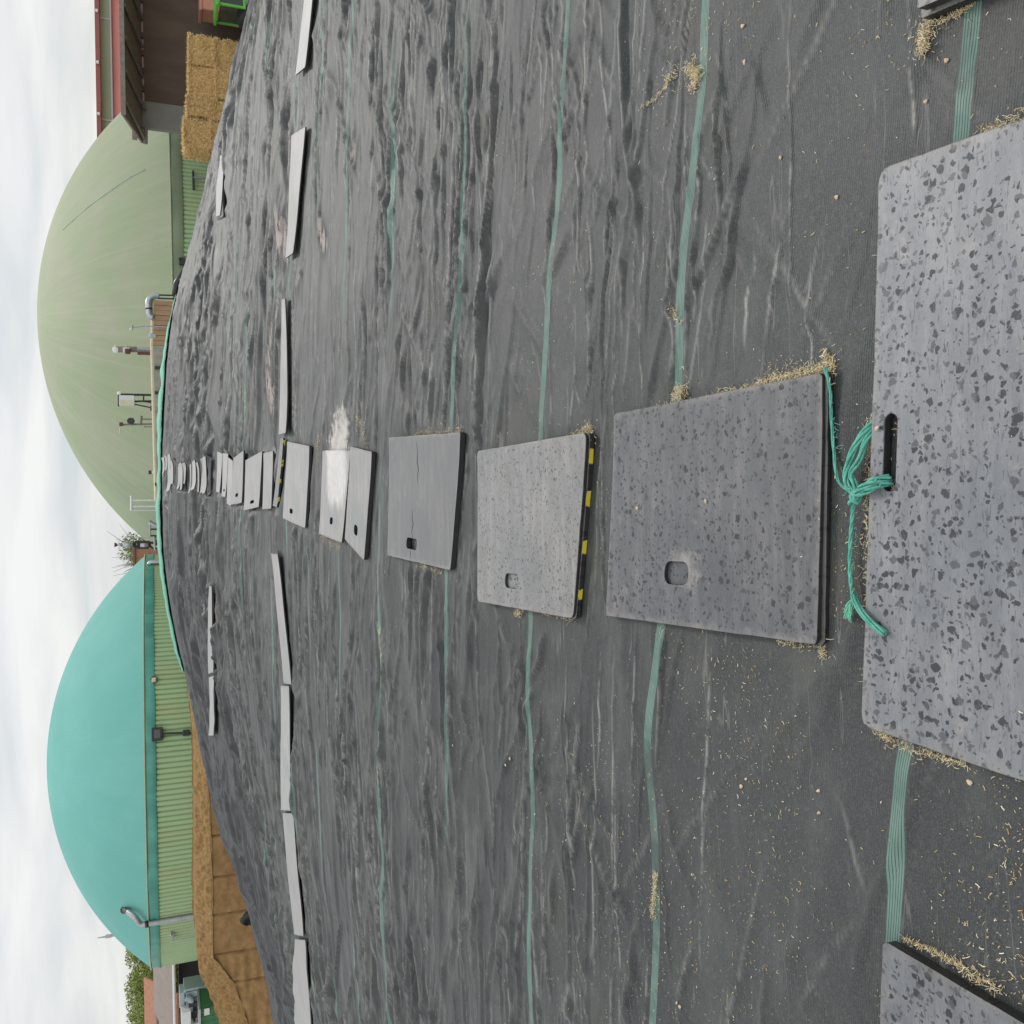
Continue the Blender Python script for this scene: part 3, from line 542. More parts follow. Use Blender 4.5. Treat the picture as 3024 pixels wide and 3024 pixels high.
# ------------------------------------------------------------------ build the mats
def build_mat(k):
    q = k['q']; A, B, C, D = q               # far right, far left, near left, near right
    def bil(s, t): return (A*(1-s)+B*s)*(1-t)+(D*(1-s)+C*s)*t   # s: right to left, t: far to near
    W = (np.linalg.norm(B-A)+np.linalg.norm(C-D))/2; Dp = (np.linalg.norm(D-A)+np.linalg.norm(C-B))/2
    r = min(k['rad'], W*.2, Dp*.3); out = []
    for cx, cy_, a0 in ((r, r, math.pi), (W-r, r, 1.5*math.pi), (W-r, Dp-r, 0), (r, Dp-r, .5*math.pi)):
        for i in range(5):
            a = a0+i*math.pi/8; out.append((cx+r*math.cos(a), cy_+r*math.sin(a)))
    outline = []
    for i, p in enumerate(out):
        p2 = out[(i+1) % len(out)]; d = math.hypot(p2[0]-p[0], p2[1]-p[1]); n = max(1, int(d/.05))
        outline += [(p[0]+(p2[0]-p[0])*j/n+random.gauss(0, .0012), p[1]+(p2[1]-p[1])*j/n+random.gauss(0, .0012)) for j in range(n)]
    holes = []
    for hs, ht, hw, hh in k['holes']:        # centre and half sizes: hh in t, hw in s
        cx, cy_, ax, ay = hs*W, ht*Dp, hw*W, hh*Dp; rr_ = min(ax, ay)*.8; h = []
        if k['mat'] == 'mat_wet': ay = .020; rr_ = ay
        for sx_, sy_, a0 in ((-1, -1, math.pi), (1, -1, 1.5*math.pi), (1, 1, 0), (-1, 1, .5*math.pi)):
            for i in range(6):
                a = a0+i*math.pi/10; h.append((cx+sx_*(ax-rr_)+rr_*math.cos(a), cy_+sy_*(ay-rr_)+rr_*math.sin(a)))
        holes.append(h)
    for cp in k['cracks']:
        cp = [(a*W, b*Dp) for a, b in cp]; m_ = len(cp)
        wv = [.0012+.0035*math.sin(math.pi*i/(m_-1)) for i in range(m_)]
        holes.append([(a, b-w_) for (a, b), w_ in zip(cp, wv)]+[(a, b+w_) for (a, b), w_ in zip(cp[::-1], wv[::-1])])
    vs = [Vector(p) for p in outline]; ed = [(i, (i+1) % len(outline)) for i in range(len(outline))]
    for h in holes:
        o = len(vs); vs += [Vector(p) for p in h]; ed += [(o+i, o+(i+1) % len(h)) for i in range(len(h))]
    step = max(.035, W/26)
    def inh(x, y, g=0): return any(min(p[0] for p in h)-g < x < max(p[0] for p in h)+g and min(p[1] for p in h)-g < y < max(p[1] for p in h)+g for h in holes)
    for x in np.arange(step, W-step*.5, step):
        for y in np.arange(step*.7, Dp-step*.4, step):
            if not inh(x, y, .015): vs.append(Vector((x, y)))
    res = geometry.delaunay_2d_cdt(vs, ed, [], 0, 1e-5)
    V2, E2, F2 = res[0], res[1], res[2]
    def pin(poly, x, y):
        c = False; j = len(poly)-1
        for i in range(len(poly)):
            if (poly[i][1] > y) != (poly[j][1] > y) and x < (poly[j][0]-poly[i][0])*(y-poly[i][1])/(poly[j][1]-poly[i][1])+poly[i][0]: c = not c
            j = i
        return c
    tris = []
    for f in F2:
        cx = sum(V2[i][0] for i in f)/3; cy_ = sum(V2[i][1] for i in f)/3
        if pin(outline, cx, cy_) and not any(pin(h, cx, cy_) for h in holes): tris.append(tuple(f))
    P2 = np.array([bil(min(max(v[0]/W, 0), 1), min(max(v[1]/Dp, 0), 1)) for v in V2])
    c0 = sum(q)/4; zb = H(P2[:, 0], P2[:, 1])
    ph = random.random()*20; curl = k['curl']
    sw = (fbm(P2[:, 0]*.9+ph, P2[:, 1]*.9, 200, 1)-.5)*2*curl*1.3
    up = np.array([max(0, abs(v[0]/W-.5)*2-.3)**2*curl*2.6*(1 if (v[0] > W/2) == (ph > 10) else .3) for v in V2])
    zb = zb+k['lift']+sw+up+.02*(fbm(P2[:, 0]*.7, P2[:, 1]*.7, 77)-.5)*.1
    loc = np.array([c0[0], c0[1], float(H(c0[0], c0[1]))])
    n = len(V2); th = k['th']
    # top, bevel ring by inset is left to the bevel modifier
    V3 = [tuple(np.array([*P2[i], zb[i]+th])-loc) for i in range(n)]+[tuple(np.array([*P2[i], zb[i]])-loc) for i in range(n)]
    cnt = {}
    Fs = []
    for f in tris:
        a, b, c = f
        nz = (P2[b]-P2[a])[0]*(P2[c]-P2[a])[1]-(P2[b]-P2[a])[1]*(P2[c]-P2[a])[0]
        if nz < 0: f = (a, c, b)
        Fs.append(f)
    for f in Fs:
        for i in range(3): cnt[(f[i], f[(i+1) % 3])] = 1
    side = [(i, j) for (i, j) in cnt if (j, i) not in cnt]
    faces = [f for f in Fs]+[tuple(i+n for i in f[::-1]) for f in Fs]+[(i, i+n, j+n, j) for i, j in side]
    used = sorted({i for f in faces for i in f}); rm = {v: i for i, v in enumerate(used)}
    me = bpy.data.meshes.new('rubber_mat'); me.from_pydata([V3[i] for i in used], [], [tuple(rm[i] for i in f) for f in faces]); me.update()
    me.materials.append(M[k['mat']]); me.shade_smooth(); me.set_sharp_from_angle(angle=.6)
    o = bpy.data.objects.new('rubber_mat', me); COL.objects.link(o); o.location = loc
    at_ = me.attributes.new('side', 'FLOAT', 'FACE'); at_.data.foreach_set('value', [0.]*len(Fs)*1+[1.]*(len(faces)-len(Fs)))
    ev = [min(V2[i % n][0], W-V2[i % n][0], V2[i % n][1], Dp-V2[i % n][1]) for i in used]; rv = []
    for i in used:
        p = V2[i % n]; rv.append(max([math.exp(-(((p[0]-hs*W+.02)/(hw*W*3.2))**2+((p[1]-ht*Dp-.03)/(hh*Dp*2.6))**2)) for hs, ht, hw, hh in k['holes']] or [0]) if k['mat'] == 'mat_mid' else 0.)
    vattr(me, 'rim', np.array(rv)); vattr(me, 'edge', np.exp(-np.maximum(np.array(ev), 0)/.035))
    pv = np.array([P2[i % n] for i in used]); vattr(me, 'powder', powder(pv[:, 0], pv[:, 1])*(1.0 if 'powder' in k['label'] and 'beyond' not in k['label'] else 0))
    bv = o.modifiers.new('bevel', 'BEVEL'); bv.width = .003; bv.segments = 2; bv.limit_method = 'ANGLE'; bv.angle_limit = math.radians(50)
    return tag(o, k['label'], 'rubber mat', k['group'])
mat_objs = [build_mat(k) for k in MATS]
def mat_top(i, px, py): return None

# ------------------------------------------------------------------ green net behind the crest
nm = MB(); nxs = np.linspace(8.6, -6.0, 120); prof = [(36.7, .03), (36.95, .10), (37.2, .10), (37.5, .15), (37.9, .15), (38.3, .09), (39., .05), (39.6, .04)]
vs = []
for i, x in enumerate(nxs):
    e_ = min(1, min(i, 119-i)/14)**.6
    for yy, b in prof:
        y2 = yy+.08*(vn(x*.8, yy, 3)-.5); vs.append((x, y2, float(surf(x, y2)[0])*0+float(H(x, y2))+.03+b*(e_*.85+.1)*(.55+.9*vn(x*1.9, yy*0, 9))+.03*vn(x*5, yy*4., 19)))
k = len(prof); nm.add(vs, [(i*k+j, (i+1)*k+j, (i+1)*k+j+1, i*k+j+1) for i in range(119) for j in range(k-1)])
o = nm.build('green_net', M['mesh_green'], smooth=True); tag(o, 'bright green net rolled along the far crest of the covered clamp', 'net')
o.modifiers.new('solid', 'SOLIDIFY').thickness = .02
# bit of black sheet at the crest beside the net
sb = MB(); p0 = at(520, 870, 37.6); p1 = at(540, 800, 37.)
sb.tube([p1+np.array([0, 0, -.05]), (p0+p1)/2+np.array([0, 0, .06]), p0+np.array([0, 0, .05])], [.10, .16, .12], 10)
tag(sb.build('sheet_roll', M['sheetblack'], smooth=True), 'short roll of black plastic sheet beside the right end of the green net', 'plastic sheet')

# ------------------------------------------------------------------ gas domes
def solve_ring(px, py, dist): return float(at_h(px, py, dist)[2])
def gas_dome(name, label, az, D, R, zr, hcap, mdome, mskirt, nrib, skirt):
    az = math.radians(az); c = (D*math.sin(az), D*math.cos(az)); root = thing(name, (c[0], c[1], 0), label, 'gas dome', 'gas storage domes')
    s = (R*R+hcap*hcap)/(2*hcap); prof = []
    for i in range(41):
        a = math.asin(R/s)*(1-i/40); prof.append((max(s*math.sin(a), .001), zr+s*math.cos(a)-(s-hcap)))
    b = MB(); b.lathe(prof, (c[0], c[1], 0), 160); cap = b.build('membrane', M[mdome], root, smooth=True)
    b = MB(); b.lathe([(R+.02, zr-.02), (R+.07, zr-.02), (R+.07, zr+.05), (R+.02, zr+.05)], (c[0], c[1], 0), 160); b.build('rim', M['rim'], root, smooth=True)
    b = MB(); n = 480; pr = [(R+.03, 0), (R+.055, -.15*skirt), (R+.02, -.5*skirt), (R+.09, -.92*skirt), (R+.06, -skirt)]; vs = []
    for r, z in pr:
        for j in range(n):
            a = 2*math.pi*j/n; wv = .05*(vn(np.array(j/7.), np.array(z*3), 4)-.5); vs.append((c[0]+(r+float(wv))*math.cos(a), c[1]+(r+float(wv))*math.sin(a), zr-.03+z*(1+.12*float(wv)*8*(z < -.8*skirt))))
    b.add(vs, [(i*n+j, (i+1)*n+j, (i+1)*n+(j+1) % n, i*n+(j+1) % n) for i in range(len(pr)-1) for j in range(n)]); b.build('skirt', M[mskirt], root, smooth=True)
    b = MB(); vs = []; m = nrib*6; off = (0, .06, .085, .085, .085, .06)
    for z in (0, zr-skirt*.8):
        for j in range(m):
            a = 2*math.pi*j/m; r = R-.05+off[j % 6]; vs.append((c[0]+r*math.cos(a), c[1]+r*math.sin(a), z))
    b.add(vs, [(j, (j+1) % m, m+(j+1) % m, m+j) for j in range(m)]); b.build('ribbed_wall', M['wall_sage'], root)
    return root, c, s
def cap_h(px, py, D, zr):                   # height that lifts the outline to the given pixel
    d = ray(px, py); t = d[2]/math.hypot(d[0], d[1]); return t
zt = solve_ring(428, 2230, 58-11.41); zs = solve_ring(512, 955, 66-15.6)
def fit_cap(px, py, D, R, zr):
    t = cap_h(px, py, D, zr); lo, hi = 2., 12.
    for _ in range(40):
        h = (lo+hi)/2; s = (R*R+h*h)/(2*h); zc = zr-(s-h)-EYE
        mxs = max((zc+s*math.cos(a))/(D-s*math.sin(a)) for a in np.linspace(-math.asin(R/s), math.asin(R/s), 200))
        if mxs > t: hi = h
        else: lo = h
    return h
ht, hs = fit_cap(138, 2230, 58, 11.41, zt), fit_cap(110, 955, 66, 15.6, zs)
teal, tc_, ts_ = gas_dome('gas_dome', 'teal gas dome on a ribbed light green round wall', -13.5, 58, 11.41, zt, ht, 'dome_teal', 'skirt_teal', 290, .45)
sage, sc_, ss_ = gas_dome('gas_dome', 'larger pale sage green gas dome behind the green net and wall', 11.08, 66, 15.6, zs, hs, 'dome_sage', 'skirt_sage', 380, .55)
def on_dome(px, py, c, s, zr, h, off=.02):
    d = ray(px, py); cc = np.array([c[0], c[1], zr-(s-h)-EYE]); bq = d@cc; disc = bq*bq-(cc@cc-(s+off)**2)
    t = bq-math.sqrt(max(disc, 0)); return d*t+np.array([0, 0, EYE])
b = MB(); b.tube([on_dome(px, py, sc_, ss_, zs, hs) for px, py in ((185, 678), (215, 650), (258, 612), (305, 577), (340, 552), (385, 522), (427, 500))], .022, 6)
b.build('strap', simple('pale_teal_strap', (.33, .45, .36), .6), sage)
def dome_wall_pt(px, py, c, R):
    d = ray(px, py); d2 = d/math.hypot(d[0], d[1]); cc = np.array(c); bq = d2[:2]@cc; t = bq-math.sqrt(max(bq*bq-(cc@cc-R*R), 0)); return d2*t+np.array([0, 0, EYE])
# pipes and boxes on the teal tank
Rw = 11.41+.14
pts = [dome_wall_pt(600, 2700, tc_, Rw), dome_wall_pt(520, 2714, tc_, Rw), dome_wall_pt(438, 2728, tc_, Rw), dome_wall_pt(428, 2731, tc_, Rw+.02)]
p_ = thing('vent_pipe', pts[0], 'light grey bent pipe climbing the teal dome at its left side', 'pipe')
q0 = on_dome(415, 2728, tc_, ts_, zt, ht, .3); q1 = on_dome(398, 2708, tc_, ts_, zt, ht, .35); q2 = on_dome(378, 2692, tc_, ts_, zt, ht, .22); q3 = on_dome(368, 2686, tc_, ts_, zt, ht, .0)
def smooth_path(P, n=6):
    P = [Vector(p) for p in P]; out = []
    for i in range(len(P)-1):
        p0, p1, p2, p3 = P[max(i-1, 0)], P[i], P[i+1], P[min(i+2, len(P)-1)]
        for j in range(n):
            t = j/n; out.append(.5*((2*p1)+(p2-p0)*t+(2*p0-5*p1+4*p2-p3)*t*t+(3*p1-p0-3*p2+p3)*t**3))
    return out+[P[-1]]
b = MB(); b.tube(smooth_path([pts[0], pts[1], pts[2], q0, q1, q2]), .13, 12); b.build('pipe', M['galv'], p_, smooth=True)
b = MB(); b.tube([pts[2], pts[3]], .16, 12); b.build('clamp_ring', M['dark'], p_, smooth=True)
b = MB(); b.tube(smooth_path([q2, (q2+q3)/2+np.array([0, 0, .03]), q3]), [.13]*12+[.2], 12); b.build('collar', M['dark'], p_, smooth=True)
b = MB(); b.tube([dome_wall_pt(535, 2712, tc_, Rw), dome_wall_pt(533, 2712.3, tc_, Rw)], .15, 12); b.build('flange', M['galv'], p_, smooth=True)
pts = [dome_wall_pt(530, 1660, tc_, Rw+.05), dome_wall_pt(462, 1660, tc_, Rw+.05), dome_wall_pt(446, 1661, tc_, Rw+.02), dome_wall_pt(440, 1668, tc_, Rw-.1)]
b = MB(); b.tube(smooth_path(pts), .13, 12); tag(b.build('vent_pipe', M['galv'], smooth=True), 'short grey pipe against the right end of the teal tank wall', 'pipe')
def wallframe(px, py): # local axes on the teal wall
    p = dome_wall_pt(px, py, tc_, Rw); n = np.array([p[0]-tc_[0], p[1]-tc_[1]]); n /= np.linalg.norm(n); return p, math.atan2(n[1], n[0])+math.pi/2
p, a = wallframe(464, 2168); h_ = thing('inspection_box', p, 'dark glazed inspection box with post on the middle of the teal tank wall', 'instrument box')
b = MB(); b.box(p, (.62, .22, .48), a); b.build('housing', M['dark'], h_, bevel=.02)
n2 = np.array([math.sin(a), -math.cos(a), 0]); b = MB(); b.box(p+n2*.12, (.40, .02, .26), a); b.build('window', M['glass'], h_)
p2 = dome_wall_pt(512, 2166, tc_, Rw); p3 = dome_wall_pt(550, 2164, tc_, Rw); b = MB(); b.tube([p+np.array([0, 0, -.2]), p3], .05, 8); b.build('post', M['dark'], h_)
b = MB(); b.box(p3, (.28, .2, .3), a); b.build('motor', M['dark'], h_, bevel=.03)
p, a = wallframe(454, 2008); h_ = thing('junction_box', p, 'small cream junction box with looped cable under the teal skirt', 'junction box')
b = MB(); b.box(p, (.2, .12, .18), a); b.build('housing', M['cream'], h_, bevel=.015)
b = MB(); b.tube([p+np.array([.22*math.sin(k*.5)*.8*math.cos(a), .22*math.sin(k*.5)*.8*math.sin(a), -.02+.16*math.cos(k*.5)]) for k in range(11)], .018, 6); b.build('cable', M['dark'], h_)
p, a = wallframe(508, 2765); h_ = thing('wall_bracket', p, 'grey level gauge bracket on the left end of the green tank wall', 'bracket')
b = MB(); b.box(p, (.5, .2, .1), a); b.build('arm', M['galv'], h_); b = MB(); b.box(p+np.array([.16, 0, .0]), (.14, .22, .2), a); b.build('head', M['galv_white'], h_)
b = MB(); b.tube([p+np.array([-.2, -.05, 0]), p+np.array([-.2, -.05, -1.3])], .025, 6); b.build('rod', M['galv'], h_)
# bracket on the sage tank, right
Rs = 15.6+.2
def sp(px, py, o=0): return dome_wall_pt(px, py, sc_, Rs+o)
p = sp(570, 525); h_ = thing('hoist_bracket', p, 'grey T shaped bracket on the sage tank wall left of the straw bales', 'bracket')
b = MB(); b.tube([p, sp(612, 524)], .06, 8); b.build('post', M['galv'], h_); b = MB(); b.tube([sp(570, 505), sp(572, 560)], .06, 8); b.build('crossbar', M['dark'], h_)
p = sp(538, 772); b = MB(); b.box(p, (.35, .25, .3)); b.tube([p, p+np.array([.1, -.15, .15])], .06, 8); tag(b.build('camera_box', M['dark'], loc=p), 'tiny dark fitting under the sage skirt above the cover edge', 'fitting')

# ------------------------------------------------------------------ concrete end wall and fittings before the sage dome
YW = 42.0
w0, w1, w2 = at(455, 886, YW), at(452, 1020, YW), at(464, 1475, YW)
wl = thing('end_wall', (w1[0], YW, 0), 'low clamp end wall, rusty boards at one end and grey concrete at the other', 'wall')
def slab(mb, pa, pb, y, th, z0=0.):
    mb.add([(pa[0], y, z0), (pb[0], y, z0), (pb[0], y, pb[2]), (pa[0], y, pa[2]), (pa[0], y+th, z0), (pb[0], y+th, z0), (pb[0], y+th, pb[2]), (pa[0], y+th, pa[2])],
           [(0, 1, 2, 3), (5, 4, 7, 6), (3, 2, 6, 7), (0, 3, 7, 4), (1, 5, 6, 2)])
b = MB(); n = 9
for i in range(n):
    pa = w0+(w1-w0)*i/n; pb = w0+(w1-w0)*(i+.93)/n; slab(b, pb, pa, YW+.02*(i % 2), .12)
b.build('board_panel', M['timber'], wl)
b = MB(); slab(b, w2, w1-np.array([.02, 0, 0]), YW, .3); b.build('concrete_panel', M['concrete'], wl)
b = MB()
for pa, pb in ((w0, w1), (w1, w2)):
    b.tube([pa+np.array([0, .1, .05]), pb+np.array([0, .1, .05])], .075, 6)
b.build('top_rail', M['cream'], wl)
b = MB()
for py in (1086, 1160, 1430): 
    p = at(468, py, YW-.05); b.box(p, (.12, .1, .3))
b.build('bracket', M['dark'], wl)
# elbow pipe
P_ = [at(470, 872, 42.), at(452, 876, 42.), at(441, 885, 42), at(439, 905, 42), at(442, 930, 42), at(452, 938, 42)]
h_ = thing('elbow_pipe', at(500, 872, 42.), 'fat grey elbow pipe arching over the rusty end of the wall', 'pipe')
b = MB(); b.tube(smooth_path(P_), .13, 12); b.build('pipe', M['galv'], h_, smooth=True)
b = MB(); b.tube([at(466, 871, 42), at(530, 873, 42)], .035, 6); b.tube([at(466, 881, 42), at(530, 883, 42)], .035, 6); b.build('stand', M['dark'], h_)
b = MB(); b.tube([at(439, 910, 42), at(439.3, 914, 42)], .15, 12); b.build('flange', M['dark'], h_, smooth=True)
def bars(name, segs, r, mat, label, cat, loc, group=None):
    h_ = thing(name, loc, label, cat, group); return h_
# lamp
h_ = thing('yard_lamp', at(450, 963, 41.8), 'thin leaning lamp post with small white head above the boards', 'lamp')
b = MB(); b.tube([at(500, 966, 41.8), at(430, 963, 41.8), at(392, 967, 41.8)], .025, 6); b.build('pole', M['galv'], h_)
b = MB(); b.tube([at(392, 960, 41.8), at(389, 974, 41.8)], .03, 6); b.build('arm', M['galv'], h_)
b = MB(); b.box(at(387, 973, 41.8), (.12, .2, .1)); b.build('lamp_head', M['galv_white'], h_, bevel=.02)
b = MB(); b.lathe([(.001, .1), (.09, .09), (.12, 0), (.12, -.2)], at(446, 992, 42.1), 12); tag(b.build('air_cowl', M['tank'], smooth=True), 'little blue grey cap on top of the end wall beside the lamp', 'cowl')
# red grey apparatus
h_ = thing('pressure_device', at(470, 1040, 42.4), 'grey and maroon overpressure device with white cap on the wall', 'gas device', 'gas fittings on the end wall')
b = MB(); b.tube([at(480, 1034, 42.4), at(400, 1033, 42.4)], .09, 8); b.tube([at(455, 1028, 42.4), at(405, 1028, 42.4)], .03, 6); b.build('pipe', M['galv'], h_)
b = MB(); b.tube([at(404, 1032, 42.4), at(345, 1032, 42.4)], .13, 10); b.build('column', M['greybeam'], h_)
b = MB(); b.box(at(373, 1034, 42.2), (.2, .3, .26)); b.build('window_box', M['galv_white'], h_); b = MB(); b.box(at(377, 1038, 42.1), (.2, .3, .22)); b.build('gauge', M['maroon'], h_, bevel=.04)
b = MB(); b.box(at(432, 1044, 42.2), (.12, .12, .72)); b.build('drain_pipe', M['maroon'], h_)
for A_, B_ in (((412, 1040), (411, 1053)), ((344, 1030), (340, 1018)), ((376, 1024), (374, 1020))):
    b = MB(); b.tube([at(*A_, 42.3), at(*B_, 42.3)], .035, 6); b.build('valve', M['cream'], h_)
b = MB(); b.lathe([(.001, .15), (.12, .12), (.14, 0), (.14, -.08)], at(343, 1033, 42.4), 12); b.build('cap', M['galv_white'], h_, smooth=True)
b = MB(); b.box(at(455, 1068, 42.2), (.5, .3, .12)); b.tube([at(458, 1050, 42.3), at(454, 1120, 42.3)], .07, 8); b.build('gas_pipe', M['orange'], h_)
# white cabinet
h_ = thing('switch_cabinet', at(480, 1180, 42.3), 'white electrical cabinet on a dark steel frame above the wall', 'cabinet')
b = MB(); pa = at(352, 1168, 42.3); pb = at(398, 1199, 42.3); b.box((pa+pb)/2, (abs(pa[0]-pb[0]), .35, abs(pa[2]-pb[2]))); b.build('cabinet_body', M['galv_white'], h_, bevel=.015)
b = MB(); pm = (pa+pb)/2; b.box(pm+np.array([-.12, -.185, 0]), (abs(pa[0]-pb[0])*.48, .02, abs(pa[2]-pb[2])*.92)); b.build('door', M['cream'], h_)
b = MB(); b.tube([at(349, 1165, 42.3), at(470, 1167, 42.3)], .05, 6); b.tube([at(349, 1186, 42.5), at(470, 1184, 42.5)], .04, 6); b.tube([at(424, 1166, 42.3), at(424, 1185, 42.3)], .03, 6); b.tube([at(350, 1165, 42.3), at(350, 1200, 42.3)], .03, 6); b.build('frame', M['dark'], h_)
b = MB(); b.tube([at(398, 1194, 42.3), at(446, 1204, 42.3)], .03, 6); b.tube(smooth_path([at(398, 1187, 42.3), at(425, 1186, 42.3), at(452, 1191, 42.3)]), .025, 6); b.build('cable', M['dark'], h_)
b = MB(); b.box(at(449, 1206, 42.3), (.22, .2, .16)); b.build('base_box', M['maroon'], h_, bevel=.03)
b = MB(); b.lathe([(.001, .08), (.08, .05), (.08, -.08)], at(351, 1161, 42.3), 10); b.build('lamp_head', M['galv_white'], h_, smooth=True)
# gauge tree
h_ = thing('gauge_post', at(470, 1255, 42.5), 'thin post carrying a round gauge and small red box beside the cabinet', 'gas device', 'gas fittings on the end wall')
b = MB(); b.tube([at(470, 1252, 42.5), at(356, 1254, 42.5)], .04, 6); b.tube([at(470, 1262, 42.5), at(425, 1260, 42.5)], .025, 6); b.tube([at(470, 1238, 42.5), at(415, 1238, 42.5)], .03, 6); b.tube([at(418, 1228, 42.5), at(416, 1256, 42.5)], .05, 6); b.build('pole', M['greybeam'], h_)
b = MB(); b.tube([at(388, 1243, 42.5), at(385, 1243, 42.1)], .14, 14); b.build('gauge', M['dark'], h_)
b = MB(); b.box(at(358, 1253, 42.5), (.16, .16, .15)); b.build('red_box', M['maroon'], h_)
for A_, B_ in (((355, 1262), (353, 1283)), ((388, 1255), (388, 1272)), ((388, 1236), (395, 1232))):
    b = MB(); b.tube([at(*A_, 42.5), at(*B_, 42.5)], .02, 6); b.build('rod', M['cream'], h_)
h_ = thing('sensor_box', at(462, 1395, 42.3), 'small sensor on a light stub, alone on the far part of the wall', 'sensor')
b = MB(); b.box(at(443, 1395, 42.3), (.16, .2, .12)); b.build('head', M['dark'], h_); b = MB(); b.box(at(455, 1395, 42.3), (.12, .14, .24)); b.build('stub', M['galv_white'], h_)
b = MB(); P_ = [at(462, 1312, 42.4), at(453, 1330, 42.4), at(459, 1365, 42.4), at(466, 1375, 42.4)]; b.tube(smooth_path(P_), .03, 6); tag(b.build('hose', simple('blue_hose', (.12, .25, .5), .5)), 'thin blue hose arching over the wall top', 'hose')
# railings
def railing(label, segs, r, mat, loc): 
    h_ = thing('railing', loc, label, 'railing', 'railings by the sage dome'); return h_
h_ = thing('railing', at(480, 1490, 43), 'tall white railing standing left of the end wall', 'railing', 'railings by the sage dome')
b = MB(); b.tube([at(388, 1464, 43), at(388, 1508, 43)], .055, 6); b.build('top_rail', M['galv_white'], h_)
b = MB(); b.tube([at(472, 1462, 43), at(474, 1506, 43)], .05, 6); b.build('bottom_rail', M['galv_white'], h_)
for py in (1478, 1496, 1508):
    b = MB(); b.tube([at(386, py, 43), at(500, py-1, 43)], .04 if py < 1500 else .02, 6); b.build('post', M['galv_white'], h_)
h_ = thing('railing', at(480, 1570, 44), 'low dark railing by the left foot of the sage dome', 'railing', 'railings by the sage dome')
b = MB(); b.tube([at(443, 1545, 44), at(444, 1583, 44)], .04, 6); b.build('top_rail', M['galv'], h_)
for py in (1563, 1582):
    b = MB(); b.tube([at(443, py, 44), at(500, py, 44)], .04, 6); b.build('post', M['dark'], h_)
b = MB(); b.tube(smooth_path([at(440, 1541, 44), at(452, 1548, 44), at(478, 1560, 44), at(500, 1566, 44)]), .10, 10); tag(b.build('slanted_pipe', M['galv'], smooth=True), 'slanting grey pipe with dark mouth by the low railing', 'pipe')
h_ = thing('walkway', at(480, 1600, 45), 'small steel walkway with steps between the two domes', 'walkway')
b = MB(); b.tube([at(456, 1586, 45), at(458, 1625, 45)], .05, 6); b.build('hand_rail', M['galv'], h_)
for py in (1587, 1596, 1608, 1620):
    b = MB(); b.tube([at(456, py, 45), at(500, py, 45)], .04, 6); b.build('post', M['dark'], h_)
b = MB(); b.tube([at(372, 1586, 46), at(500, 1588, 46)], .018, 6); tag(b.build('lightning_rod', M['galv']), 'needle thin rod rising beside the sage dome foot', 'lightning rod')
# flare
h_ = thing('gas_flare', at(470, 1610, 47), 'grey gas flare stack with dark burner frame between the domes', 'gas flare')
b = MB(); b.tube([at(393, 1609, 47), at(362, 1609, 47)], .11, 10); b.tube([at(362, 1609, 47), at(346, 1609, 47)], [.09, .06], 10); b.build('stack', M['galv'], h_, smooth=True)
b = MB(); b.tube([at(346, 1609, 47), at(338, 1609, 47)], [.06, .12], 10); b.build('tip', M['maroon'], h_, smooth=True)
b = MB()
for A_, B_ in (((398, 1601), (442, 1601)), ((398, 1617), (440, 1617)), ((398, 1601), (398, 1617)), ((441, 1601), (441, 1617)), ((410, 1601), (410, 1617))): b.tube([at(*A_, 47), at(*B_, 47)], .075, 6)
b.tube([at(440, 1612, 47), at(458, 1624, 47)], .05, 6); b.tube([at(441, 1603, 47), at(520, 1603, 47)], .07, 6); b.build('frame', M['dark'], h_)
b = MB(); b.tube([at(414, 1610, 47), at(438, 1610, 47)], .12, 12); b.build('burner', M['galv'], h_, smooth=True)

# ------------------------------------------------------------------ trees
def leaf_cloud(mb, c, rad, n, sz, sd):
    R_ = np.random.default_rng(sd)
    for _ in range(n):
        d = R_.normal(size=3); d /= np.linalg.norm(d); p = np.array(c)+d*np.array(rad)*R_.random()**.4
        a, b_ = R_.normal(size=3), R_.normal(size=3); a /= np.linalg.norm(a); b_ -= a*(a@b_); b_ /= np.linalg.norm(b_); s = sz*(.6+.8*R_.random())
        mb.add([p-a*s, p+b_*s*.5, p+a*s, p-b_*s*.5], [(0, 1, 2, 3)])
def tree(base, hgt, rad, label, n=16, leaves=260, sd=1, trunk_r=.22, leaf=.16):
    R_ = np.random.default_rng(sd); h_ = thing('tree', base, label, 'tree', 'trees behind the tanks'); base = np.array(base)
    t = MB(); top = base+np.array([0, 0, hgt*.75]); t.tube([base, base+np.array([.1, 0, hgt*.4]), top], [trunk_r, trunk_r*.7, trunk_r*.2], 8)
    cr_ = MB()
    for i in range(n):
        a = R_.random()*6.28; z = hgt*(.42+.52*R_.random()); w_ = rad*(.35+.65*R_.random())*math.sin(math.pi*min(1, max(.1, (z/hgt-.3)/.75)))**.6
        c = base+np.array([w_*math.cos(a), w_*math.sin(a), z]); t.tube([base+np.array([0, 0, hgt*.3+.3*(z-hgt*.3)]), c], [trunk_r*.35, .03], 5)
        leaf_cloud(cr_, c, np.array([.42, .42, .3])*rad*(.6+.6*R_.random()), leaves, leaf, sd*100+i)
    t.build('trunk', M['bark'], h_, smooth=True); cr_.build('crown', M['leaf'], h_); return h_
def foot(px, py, depth): p = at(px, py, depth); return (p[0], p[1], 0), p[2]
b0, zt0 = foot(378, 2870, 78); tree(b0, zt0, 3.6, 'big spring green tree behind the brown roof left of the teal dome', 34, 900, 3, leaf=.10)
b0, zt0 = foot(388, 2960, 84); tree(b0, zt0, 3.4, 'lighter bushy tree behind the terracotta roof at the far left', 28, 800, 5, leaf=.10)
